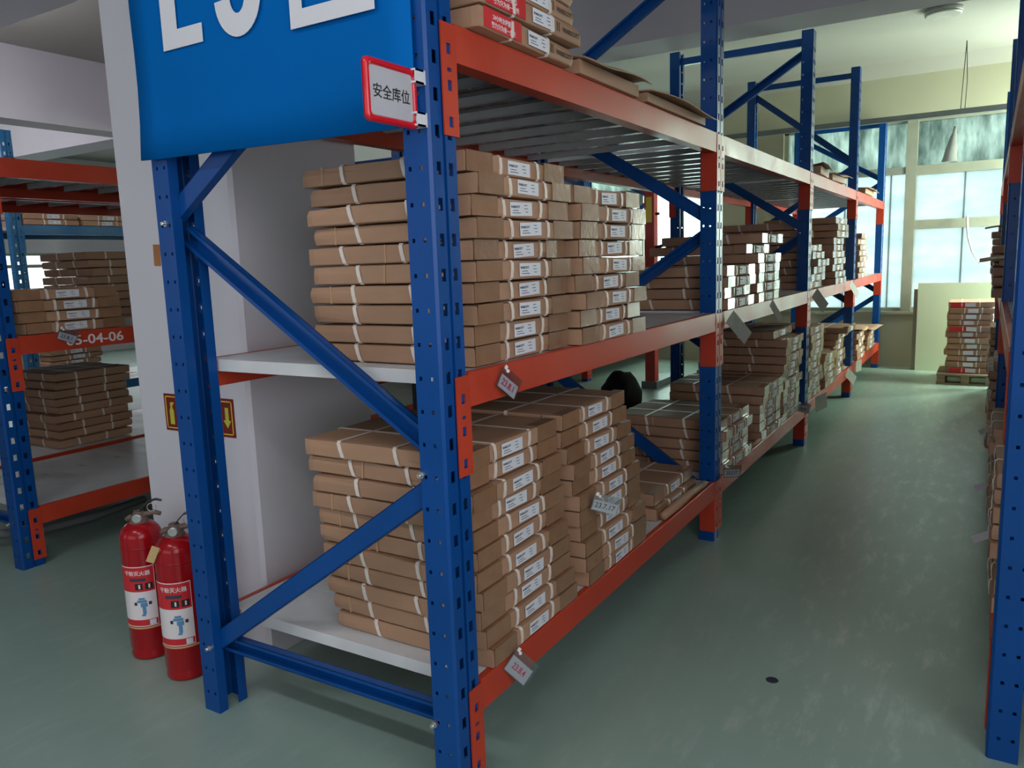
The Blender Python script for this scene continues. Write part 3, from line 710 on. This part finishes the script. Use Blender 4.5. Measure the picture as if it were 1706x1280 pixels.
# right rack contents (label faces look to -x)
for yy, nm, zz, n, s, xo in ((1.06, 'near bottom-shelf stack of the right rack', Z0, 8, 51, 0.0), (1.9, 'second bottom-shelf stack of the right rack', Z0, 7, 52, -0.01),
                     (3.1, 'third bottom-shelf stack of the right rack', Z0, 9, 53, -0.02), (4.1, 'fourth bottom-shelf stack of the right rack', Z0, 6, 54, -0.02), (5.6, 'last bottom-shelf stack of the right rack', Z0, 8, 55, -0.03),
                     (3.05, 'near middle-shelf stack of the right rack', Z1, 3, 56, -0.03), (4.2, 'second middle-shelf stack of the right rack', Z1, 5, 57, -0.03), (5.2, 'last middle-shelf stack of the right rack', Z1, 7, 58, -0.04)):
    stack(nm, 'cartons on the right rack', 1.058 + xo, yy, zz, n, seed=s, face=-1, detail=1, pitch=0.050, sx=0.012)

bent_flat('bent open carton on near middle-shelf stack of right rack', 'open cartons on the right rack', (1.058 - 0.03 + 0.26, 3.28, Z1 + 0.001 + 3 * 0.0500 + 0.002), PI, 0.5, seed=12, h=0.035, flap=0.07)
bent_flat('bent open carton on last middle-shelf stack of right rack', 'open cartons on the right rack', (1.058 - 0.03 + 0.26, 5.43, Z1 + 0.001 + 7 * 0.0500 + 0.002), PI, 0.5, seed=13, h=0.035, flap=0.07)
# pallet with carton pile by the board
p = empty('pallet', (0.86, 7.40, 0)); tag(p, 'low wooden pallet on the floor before the green board', 'pallet')
for y in (-0.27, -0.09, 0.09, 0.27): build(MB().box(-0.24, 0.24, y - 0.07, y + 0.07, 0.084, 0.102), 'slat', M['wood'], p)
for x in (-0.20, 0, 0.20): build(MB().box(x - 0.035, x + 0.035, -0.33, 0.33, 0.016, 0.084), 'stringer', M['wood'], p)
for y in (-0.29, 0.29): build(MB().box(-0.24, 0.24, y - 0.05, y + 0.05, 0.0, 0.016), 'slat', M['wood'], p)
for i in range(12):
    k = 11 - i; rnd = random.Random(900 + i)
    o = carton('%s carton %sof the pile on the wooden pallet' % (ORD[k], 'from top ' if k else ''), 'cartons on the pallet', (0.875 + rnd.uniform(-0.015, 0.015), 7.40 + rnd.uniform(-0.015, 0.015), 0.1035 + i * 0.0563), -PI / 2 + rnd.uniform(-0.03, 0.03), i, detail=0)
    o.scale = (1.0, 0.80, 1.14)
    if i in (0, 7, 11):
        build(MB().box(0, 0.001, -0.21, -0.02, 0.004, CH - 0.006), 'red_panel', M['boardred'], o, (CX / 2 + 0.0016, 0, 0))

# ------------------------------------------------------------------ banner on the rack end
ban = empty('banner_board', (-0.48, -0.012, 1.575)); tag(ban, 'large blue banner board with white characters on the rack end', 'banner')
nx, nz = 14, 8; vs = []; fs = []
for i in range(nx + 1):
    for j in range(nz + 1):
        u, v = i / nx, j / nz
        x = -0.452 + u * 0.905; z = v * 0.74 + (0.006 - 0.012 * u)
        c = max(0, 0.10 - u) / 0.10; k = max(0, 0.45 - v) / 0.45
        y = -0.010 * c * c * (0.3 + k) - 0.004 * math.sin(u * 6) * (1 - v)
        x += 0.018 * c * (1 - k) * k * 2
        vs.append((x, y, z))
for i in range(nx):
    for j in range(nz): fs.append((i * (nz + 1) + j, (i + 1) * (nz + 1) + j, (i + 1) * (nz + 1) + j + 1, i * (nz + 1) + j + 1))
sh = build(MB().add(vs, fs, True), 'banner_sheet', M['banner'], ban); m = sh.modifiers.new('thick', 'SOLIDIFY'); m.thickness = 0.005; m.offset = -1
def ch(mb, name): return build(mb, name, M['bannertext'], ban, (0.48, -0.0065, -1.575))
e = MB(); Yt = (-0.0016, 0.0)
e.box(-0.802, -0.745, *Yt, 1.836, 2.14); e.box(-0.745, -0.652, *Yt, 1.836, 1.880); e.box(-0.745, -0.662, *Yt, 1.966, 2.010); e.box(-0.745, -0.652, *Yt, 2.096, 2.14)
ch(e, 'character')
def arc(mb, cx, cz, rx, rz, t, a0, a1, n=18):
    for i in range(n):
        p = []
        for a in (a0 + (a1 - a0) * i / n, a0 + (a1 - a0) * (i + 1) / n):
            c, s = math.cos(a), math.sin(a); p += [((rx) * c, (rz) * s), ((rx - t) * c, (rz - t) * s)]
        q = [p[0], p[2], p[3], p[1]]
        P = [(cx + a, cz + b) for a, b in q]
        mb.add([(a, Yt[0], b) for a, b in P] + [(a, Yt[1], b) for a, b in P], [(0, 1, 2, 3), (7, 6, 5, 4), (0, 4, 5, 1), (1, 5, 6, 2), (2, 6, 7, 3), (3, 7, 4, 0)])
f5 = MB(); arc(f5, -0.522, 1.918, 0.078, 0.092, 0.052, -PI * 0.985, 0.0); f5.box(-0.496, -0.444, *Yt, 1.918, 1.965)
arc(f5, -0.522, 1.955, 0.078, 0.075, 0.052, 0.0, PI * 0.62)
f5.box(-0.598, -0.548, *Yt, 1.99, 2.14); f5.box(-0.598, -0.446, *Yt, 2.096, 2.14); ch(f5, 'character')
qu = MB(); qu.box(-0.355, -0.318, *Yt, 1.812, 2.12); qu.box(-0.318, -0.112, *Yt, 1.812, 1.850); qu.box(-0.318, -0.125, *Yt, 2.083, 2.12)
for a, b in (((-0.29, 1.888), (-0.15, 2.05)), ((-0.16, 1.888), (-0.285, 2.06))):
    d = Vector((b[0] - a[0], 0, b[1] - a[1])); mtx = Matrix.Translation((a[0], 0, a[1])) @ Matrix.Rotation(-math.atan2(d.z, d.x), 4, 'Y')
    qu.box(0, d.length, *Yt, -0.017, 0.017, mtx)
ch(qu, 'character')
o = build(MB().box(-0.058, -0.043, -0.0035, -0.0006, 1.79, 2.25), 'tape_strip', M['white'], None); tag(o, 'strip of white tape stuck down the near blue post', 'tape')

# small red-framed flag sign clipped to the post
sg = empty('flag_sign', (-0.017, -0.010, 1.558)); tag(sg, 'red framed flag sign with black characters clipped to near post', 'sign')
H, Wd, R = 0.118, 0.157, 0.012
def rrect(y0, y1, z0, z1, r, n=4):
    out = []
    for cy, cz, a0 in ((y1 - r, z0 + r, -PI / 2), (y1 - r, z1 - r, 0), (y0 + r, z1 - r, PI / 2), (y0 + r, z0 + r, PI)):
        for i in range(n + 1): a = a0 + PI / 2 * i / n; out.append((cy + r * math.cos(a), cz + r * math.sin(a)))
    return out
fr = MB(); o_ = rrect(-Wd - 0.010, -0.010, 0, H, R); i_ = rrect(-Wd + 0.003, -0.023, 0.013, H - 0.013, 0.008); n = len(o_)
mid = [((a + c) / 2, (b + d) / 2) for (a, b), (c, d) in zip(o_, i_)]
vs = [(0.004, a, b) for a, b in o_] + [(0.0085, a, b) for a, b in mid] + [(0.004, a, b) for a, b in i_] + [(-0.004, a, b) for a, b in o_] + [(-0.004, a, b) for a, b in i_]
fs = []
for i in range(n):
    j = (i + 1) % n
    fs += [(i, j, n + j, n + i), (n + i, n + j, 2 * n + j, 2 * n + i), (3 * n + i, 3 * n + j, j, i), (2 * n + i, 2 * n + j, 4 * n + j, 4 * n + i), (4 * n + i, 4 * n + j, 3 * n + j, 3 * n + i)]
fr.add(vs, fs, True); build(fr, 'sign_frame', M['framered'], sg)
card = build(MB().prism(rrect(-Wd + 0.001, -0.021, 0.011, H - 0.011, 0.008), 'x', 0.0, 0.0025), 'sign_card', M['signcard'], sg)
tx = MB(); mesh_into(tx, text_mesh('安全库位', 0.0285, M['black'], 0.0003), FACE_PX); build(tx, 'sign_lettering', M['black'], card, (0.0028, -Wd / 2 - 0.010, H / 2 - 0.002))
for z in (0.006, H - 0.028):
    c = MB(); c.box(-0.004, 0.014, -0.026, 0.003, z, z + 0.004); c.box(-0.004, 0.014, -0.026, 0.003, z + 0.024, z + 0.028); c.box(0.011, 0.014, -0.024, 0.003, z, z + 0.028)
    c.box(-0.014, 0.014, 0.003, 0.009, z, z + 0.028); c.box(0.005, 0.009, -0.020, -0.004, z + 0.008, z + 0.020)
    build(c, 'clip', M['clip'], sg)

# ------------------------------------------------------------------ fire sign and scraps on the column
fs_ = empty('fire_sign', (-1.235, 0.3035, 0.748)); tag(fs_, 'dark red fire extinguisher sign with yellow symbols on column', 'sign')
SW, SH = 0.355, 0.128
build(MB().box(-SW / 2, SW / 2, -0.002, 0, 0, SH), 'sign_plate', M['signred'], fs_)
b = MB(); i = 0.008; t = 0.0035
b.box(-SW / 2 + i, SW / 2 - i, -0.003, -0.002, i, i + t); b.box(-SW / 2 + i, SW / 2 - i, -0.003, -0.002, SH - i - t, SH - i)
b.box(-SW / 2 + i, -SW / 2 + i + t, -0.003, -0.002, i, SH - i); b.box(SW / 2 - i - t, SW / 2 - i, -0.003, -0.002, i, SH - i)
build(b, 'sign_border', M['signyel'], fs_)
s = MB(); x = -SW / 2 + 0.038
s.prism([(0.022, x - 0.011), (0.022, x + 0.011), (0.070, x + 0.011), (0.078, x + 0.005), (0.086, x + 0.004), (0.096, x + 0.014), (0.100, x + 0.012), (0.098, x - 0.006), (0.080, x - 0.005), (0.070, x - 0.011)], 'y', -0.003, -0.002)
build(s, 'extinguisher_symbol', M['signlime'], fs_)
s = MB()
for k in range(4):
    z = 0.024 + k * 0.022; x = -SW / 2 + 0.066
    s.prism([(z, x), (z + 0.004, x + 0.016), (z + 0.016, x + 0.040), (z + 0.010, x + 0.014)], 'y', -0.003, -0.002)
build(s, 'flame_symbol', M['signyel'], fs_)
tx = MB(); mesh_into(tx, text_mesh('灭火器', 0.040, M['signyel'], 0.0004), FACE_MY); build(tx, 'sign_lettering', M['signyel'], fs_, (0.035, -0.0022, 0.064))
s = MB(); x = SW / 2 - 0.034
s.prism([(0.098, x + 0.008), (0.098, x - 0.008), (0.056, x - 0.008), (0.056, x - 0.018), (0.030, x), (0.056, x + 0.018), (0.056, x + 0.008)][::-1], 'y', -0.003, -0.002)
build(s, 'arrow_symbol', M['signlime'], fs_)
o = build(MB().box(-0.017, 0.017, -0.002, 0, -0.035, 0.035), 'tape_scrap', M['tapebit'], None, (-1.372, 0.3036, 1.345), (0, 0.06, 0)); tag(o, 'small brown tape scrap stuck on the white column', 'tape')

# ------------------------------------------------------------------ fire extinguishers
def extinguisher(label, loc, rz, paper=False):
    r = empty('fire_extinguisher', loc, (0, 0, rz)); tag(r, label, 'fire extinguisher', 'fire extinguishers at the column')
    R = 0.0665; H = 0.435
    prof = [(R - 0.012, 0.0), (R - 0.003, 0.003), (R - 0.001, 0.012), (R - 0.003, 0.030), (R - 0.003, 0.034), (R, 0.040), (R, H - 0.02)]
    for a in range(1, 9):
        t = a / 8 * PI / 2; prof.append((0.017 + (R - 0.017) * math.cos(t), H - 0.02 + 0.052 * math.sin(t)))
    build(MB().lathe(prof, 40), 'cylinder', M['redpaint'], r)
    build(MB().lathe([(R + 0.0006, 0.385), (R + 0.0016, 0.388), (R + 0.0006, 0.391)], 40), 'weld_ring', M['redpaint'], r)
    build(MB().lathe([(R + 0.0005, 0.112), (R + 0.0012, 0.113), (R + 0.0012, 0.117), (R + 0.0005, 0.118)], 40), 'gold_band', M['gold'], r)
    v = MB(); z = H + 0.028
    v.lathe([(0.034, z - 0.006), (0.030, z + 0.006), (0.026, z + 0.018), (0.020, z + 0.026), (0.015, z + 0.040)], 18)
    v.tube([(0, 0, z + 0.020), (-0.028, 0, z + 0.020), (-0.040, 0, z + 0.012)], [0.011, 0.010, 0.008], 10)
    vv = build(v, 'valve', M['dustred'], r)
    g = MB(); g.lathe([(0.014, 0), (0.016, 0.002), (0.016, 0.009), (0.013, 0.011)], 18, Matrix.Translation((0.0, -0.022, z + 0.020)) @ Matrix.Rotation(PI / 2, 4, 'X'))
    build(g, 'gauge', M['steel'], vv)
    lev = MB(); pts = [(-0.004, z + 0.030), (0.012, z + 0.050), (0.032, z + 0.070), (0.058, z + 0.076), (0.076, z + 0.070)]
    for i in range(len(pts) - 1):
        (x0, a), (x1, c) = pts[i], pts[i + 1]; hw0, hw1 = 0.016 - i * 0.0025, 0.016 - (i + 1) * 0.0025
        lev.add([(x0, -hw0, a), (x0, hw0, a), (x1, hw1, c), (x1, -hw1, c), (x0, -hw0, a - 0.004), (x0, hw0, a - 0.004), (x1, hw1, c - 0.004), (x1, -hw1, c - 0.004)],
                [(0, 3, 2, 1), (4, 5, 6, 7), (0, 1, 5, 4), (1, 2, 6, 5), (2, 3, 7, 6), (3, 0, 4, 7)])
    build(lev, 'lever', M['blackpl'], r)
    ha = MB(); ha.tube([(-0.01, 0, z + 0.022), (0.020, 0, z + 0.026), (0.050, 0, z + 0.030), (0.070, 0, z + 0.022)], [0.011, 0.010, 0.009, 0.007], 10); build(ha, 'handle', M['dustred'], r)
    pin = MB(); pin.tube([(0.046 + 0.014 * math.cos(a), -0.016, z + 0.052 + 0.014 * math.sin(a)) for a in [k * PI / 8 for k in range(17)]], 0.0016, 6); build(pin, 'pin_ring', M['steel'], r)
    # wrap-around printed label
    def patch(name, m, a0, a1, z0, z1, rad, parent, n=16, dz=None):
        mb = MB(); vs = []; fs = []
        for i in range(n + 1):
            a = a0 + (a1 - a0) * i / n
            for zz in (z0, z1): vs.append((rad * math.cos(a), rad * math.sin(a), zz))
        for i in range(n): fs.append((2 * i, 2 * i + 2, 2 * i + 3, 2 * i + 1))
        mb.add(vs, fs, True); return build(mb, name, m, parent)
    A = -PI / 2; c0, c1 = A - 1.25, A + 0.62
    lb = patch('label', M['white'], c0 - 0.03, c1 + 0.03, 0.121, 0.330, R + 0.0005, r)
    patch('label_red_field', M['boardred'], c0, c1, 0.243, 0.327, R + 0.0008, lb)
    patch('label_red_field', M['boardred'], c0, c1, 0.124, 0.145, R + 0.0008, lb)
    patch('label_title', M['ink'], A - 0.55, A + 0.22, 0.279, 0.290, R + 0.0011, lb)
    for q in (A - 0.30, A + 0.17): patch('label_pictogram', M['black'], q - 0.0, q + 0.36, 0.250, 0.272, R + 0.0011, lb, 6)
    for q in (A - 0.13, A + 0.32): patch('label_pictogram', M['white'], q, q + 0.08, 0.254, 0.268, R + 0.0014, lb, 4)
    for (q0, q1, za, zb) in ((-0.28, 0.18, 0.205, 0.214), (-0.20, 0.10, 0.215, 0.222), (-0.12, 0.20, 0.190, 0.204), (-0.05, 0.12, 0.165, 0.190), (-0.10, 0.08, 0.158, 0.165)):
        patch('label_drawing', M['greyblue'], A + q0, A + q1, za, zb, R + 0.0009, lb, 6)
    for q in (-0.42, 0.26): patch('label_drawing', M['hook'], A + q, A + q + 0.14, 0.196, 0.207, R + 0.0010, lb, 4)
    patch('label_panel', M['label'], A + 0.22, A + 0.52, 0.125, 0.143, R + 0.0011, lb, 6)
    # title characters wrapped on the cylinder
    me = text_mesh('干粉灭火器', 0.017, M['white'], 0.0003); t = MB()
    vs = []
    for vtx in me.vertices:
        a = A - 0.18 + vtx.co.x / R; rr = R + 0.0013 + vtx.co.z; vs.append((rr * math.cos(a), rr * math.sin(a), 0.306 + vtx.co.y))
    t.add(vs, [tuple(p_.vertices) for p_ in me.polygons]); build(t, 'label_lettering', M['white'], lb)
    if paper:
        tg = MB(); tg.box(-0.012, 0.012, -0.0006, 0.0006, -0.060, 0.0)
        q = build(tg, 'paper_tag', M['tagpaper'], r, (-0.046, -0.062, 0.452), (0.25, 0.45, 0.0))
        st_ = MB(); st_.tube([(-0.012, -0.014, z + 0.03), (-0.034, -0.045, z + 0.0), (-0.045, -0.061, 0.449)], 0.0009, 5); build(st_, 'string', M['wire'], r)
    return r
extinguisher('front red fire extinguisher beside blue back post, paper tag attached', (-1.160, 0.118, 0), 0.78, True)
extinguisher('rear red fire extinguisher, left one of the pair at column', (-1.392, 0.150, 0), 0.78)

# ------------------------------------------------------------------ date tags in clear sleeves
def date_tag(label, txt, loc, rot, ink='redink', w=0.082, h=0.036):
    r = empty('date_tag', loc, rot); tag(r, label, 'tag', 'date tags on the beams')
    card = build(MB().box(0.001, 0.0018, 0.004, w - 0.006, -h, -0.003), 'card', M['paper'], r)
    t = MB(); mesh_into(t, text_mesh(txt, 0.0225, M[ink], 0.0004), FACE_PX); build(t, 'handwriting', M[ink], card, (0.0020, w / 2 - 0.002, -h / 2 - 0.001))
    sl = MB(); sl.box(0.0026, 0.0030, 0, w, -h - 0.003, 0.018); sl.box(-0.0002, 0.0002, 0, w, -h - 0.003, 0.018); build(sl, 'sleeve', M['clear'], r)
    pn = MB(); pn.lathe([(0.0045, 0.003), (0.005, 0.005), (0.0035, 0.0075)], 12, Matrix.Translation((0, 0.016, 0.010)) @ Matrix.Rotation(PI / 2, 4, 'Y')); pn.box(0.0032, 0.0045, 0.002, 0.012, 0.010, 0.020)
    build(pn, 'pin', M['white'], r)
    return r
date_tag('red dated tag hanging under the near middle-shelf stack', '23.8.1', (0.016, 0.222, 1.024), (-0.62, 0, -0.15))
date_tag('red dated tag hanging under the near bottom-shelf stack', '23.8.4', (0.016, 0.232, 0.296), (-0.85, 0, -0.40), w=0.098, h=0.045)
date_tag('dated tag sticking out of the second bottom-shelf stack', '23.7.17', (0.020, 0.715, 0.572), (-0.34, 0, -0.85), 'black', w=0.088, h=0.034)
date_tag('dated tag on the bottom beam of the second bay', '23.2.17', (0.012, 2.115, 0.315), (-0.10, 0, -0.6), 'black', w=0.10, h=0.036)
date_tag('dated tag on the bottom beam before the third post', '23.8.9', (0.012, 3.74, 0.335), (-0.25, 0, -0.6), 'black', w=0.11, h=0.04)
date_tag('tag on left rack stencilled beam', '23.8.1', (-2.588, 0.620, 1.045), (-0.40, 0, -0.2), 'ink', w=0.085, h=0.036)
def blank_tag(label, loc, rot, w=0.12, h=0.05):
    o = build(MB().box(0, 0.0015, 0, w, -h, 0), 'paper_tag', M['cardholder'], None, (loc[0] + 0.014, loc[1], loc[2]), rot); tag(o, label, 'tag', 'blank tags on the beams'); return o
def beam_card(label, loc, rz, w=0.14, h=0.07, rx=-0.75):
    return blank_tag(label, loc, (rx, 0, rz), w, h)
beam_card('tilted card holder on middle beam past second post', (0.012, 2.20, 1.035), -0.5, 0.16, 0.07)
beam_card('tilted card holder in centre of second bay middle beam', (0.012, 2.95, 1.042), -0.3, 0.14, 0.045)
beam_card('tilted card holder on middle beam past third post', (0.012, 4.22, 1.045), -0.5, 0.16, 0.08)
beam_card('tilted card holder on middle beam before fourth post', (0.034, 5.60, 1.05), -0.4, 0.16, 0.06)
beam_card('white paper slip hanging on third bay bottom beam', (0.012, 4.25, 0.300), -0.3, 0.16, 0.11, 0.1)
beam_card('white paper slip on bottom beam before fourth post', (0.012, 5.72, 0.31), -0.4, 0.16, 0.08, -0.6)
beam_card('white paper slip just past the fourth post', (0.012, 6.18, 0.31), -0.2, 0.14, 0.10, 0.0)
for i, (y, z, dx) in enumerate(((1.75, 0.300, 0.0), (2.45, 0.300, 0.0), (3.6, 0.31, 0.0))):
    o = build(MB().box(-0.065, 0, 0, 0.0018, -0.028, 0), 'paper_tag', M['paper'], None, (1.055, y, z), (0, -0.45, 0.25))
    tag(o, '%s tag sticking out of the right rack bottom beam' % ('nearest', 'middle', 'farthest')[i], 'tag', 'tags on the right rack')

# ------------------------------------------------------------------ things by the window wall
o = build(MB().box(0.37, 1.16, 7.985, 8.01, 0.0, 0.925), 'leaning_board', M['panel'], None); o.rotation_euler = (0.0, 0, 0)
tag(o, 'large pale green board standing against the window wall', 'board')
o = build(MB().box(0.33, 1.10, 8.03, 8.05, 0.0, 0.86), 'leaning_board', M['frame'], None); tag(o, 'darker board edge just behind the pale green board', 'board')
rl = empty('hanging_rail', (0, 7.55, 2.535)); tag(rl, 'grey slotted rail hanging on wires across the window', 'rail')
rm = MB(); rm.box(-3.6, 2.2, -0.03, 0.03, 0.0, 0.003); rm.box(-3.6, 2.2, -0.03, -0.027, 0, 0.05); rm.box(-3.6, 2.2, 0.027, 0.03, 0, 0.05); build(rm, 'channel', M['rail'], rl)
for x in (0.69, 0.725, -1.6, -1.64): build(MB().tube([(x, 0, 0.0), (x + 0.01, 0, 0.3), (0.715 if x > 0 else -1.6, 0, CEIL - 2.535)], 0.004, 5), 'hanger_wire', M['wire'], rl)
lm = empty('ceiling_lamp', (0.58, 6.28, CEIL)); tag(lm, 'round ceiling lamp with bare worn fitting near the window', 'lamp')
build(MB().lathe([(0.135, -0.035), (0.14, -0.03), (0.14, 0.0)][::1], 32), 'lamp_base', M['plastic'], lm)
c = MB()
for k in range(3): c.tube([(0.03 * math.cos(a + k) + 0.045 * math.cos(k * 2.1), 0.03 * math.sin(a + k) + 0.045 * math.sin(k * 2.1), -0.043 - 0.004 * math.sin(a * 2)) for a in [j * PI / 8 for j in range(17)]], 0.007, 6)
build(c, 'lamp_ring', M['steel'], lm)
build(MB().lathe([(0.125, -0.052), (0.137, -0.045), (0.137, -0.035)], 32), 'lamp_rim', M['plastic'], lm)
co_ = MB(); co_.tube([(0.78, 0, 1.60), (0.785, -0.02, 1.50), (0.80, -0.03, 1.38), (0.84, -0.03, 1.24), (0.90, -0.03, 1.13), (0.99, -0.03, 1.085), (1.10, -0.03, 1.10), (1.20, -0.03, 1.16)], [0.012, 0.013, 0.012, 0.009, 0.006, 0.005, 0.005, 0.005], 7)
o = build(co_, 'window_cord', M['bag'], None, (0, 8.14, 0)); tag(o, 'white cord hanging from the window sash handle', 'cord')

# hand stacker mast behind the main rack, and dark sacks behind the bottom shelf
stk = empty('hand_stacker', (-1.83, 6.0, 0)); tag(stk, 'red hand stacker mast seen between the racks before the window', 'stacker')
build(MB().box(-0.05, 0.05, -0.05, 0.05, 0.02, 1.92), 'mast', M['mast'], stk)
build(MB().box(-0.032, 0.028, -0.0535, -0.051, 1.62, 1.86), 'yellow_plate', M['signyel'], stk)
build(MB().box(-0.08, 0.08, -0.08, 0.50, 0.0, 0.07), 'chassis', M['rail'], stk)
hd = MB(); hd.tube([(0.05, 0, 1.38), (0.14, 0, 1.40), (0.20, 0, 1.36), (0.22, 0, 1.22)], 0.017, 8); build(hd, 'handle', M['blackpl'], stk)
hd = MB(); hd.tube([(0.05, 0, 1.70), (0.085, 0, 1.70)], 0.014, 8); build(hd, 'knob', M['blackpl'], stk)
for i, (x, y, s_) in enumerate(((-1.40, 4.22, 0.20),)):
    bm = bmesh.new(); bmesh.ops.create_icosphere(bm, subdivisions=3, radius=1)
    for v in bm.verts:
        q = v.co.copy(); k = 1 + 0.14 * noise.noise(q * 2.3 + Vector((i * 5, 0, 0))) + 0.06 * noise.noise(q * 6)
        v.co = Vector((q.x * s_ * 0.8 * k, q.y * s_ * 0.9 * k, max(-s_ * 0.98, q.z * s_ * 1.15 * k) + s_ * 0.98))
    me = bpy.data.meshes.new('black_sack'); bm.to_mesh(me); bm.free(); me.materials.append(M['darkbag'])
    for pp in me.polygons: pp.use_smooth = True
    o = link('black_sack', me, None, (x, y, 0)); tag(o, 'black plastic sack on the floor behind the main rack', 'sack')
pn = build(MB().box(-0.02, 0.02, 0, 1.25, 0, 1.02), 'steel_sheet', M['darksheet'], None, (-1.30, 1.55, 0)); tag(pn, 'dark grey steel sheet standing behind the near bay', 'sheet')
# wire hook sticking up on the left rack
o = build(MB().tube([(0, 0, 0), (0.01, 0.03, 0.05), (0.0, 0.05, 0.12), (0, 0.08, 0.13), (0, 0.14, 0.10)], 0.003, 5), 'wire_hook', M['wire'], None, (-3.45, 0.87, 1.795))
tag(o, 'bent dark wire standing on top of the left rack', 'wire')
hs = MB(); hs.tube([(0, -0.25, 0.10), (0.02, 0.0, 0.085), (0.03, 0.22, 0.045), (0.02, 0.45, 0.03), (-0.02, 0.8, 0.03)], 0.022, 8)
o = build(hs, 'grey_hose', M['hose'], None, (-3.0, 0.42, 0)); tag(o, 'grey hose lying on the floor under the left rack', 'hose')
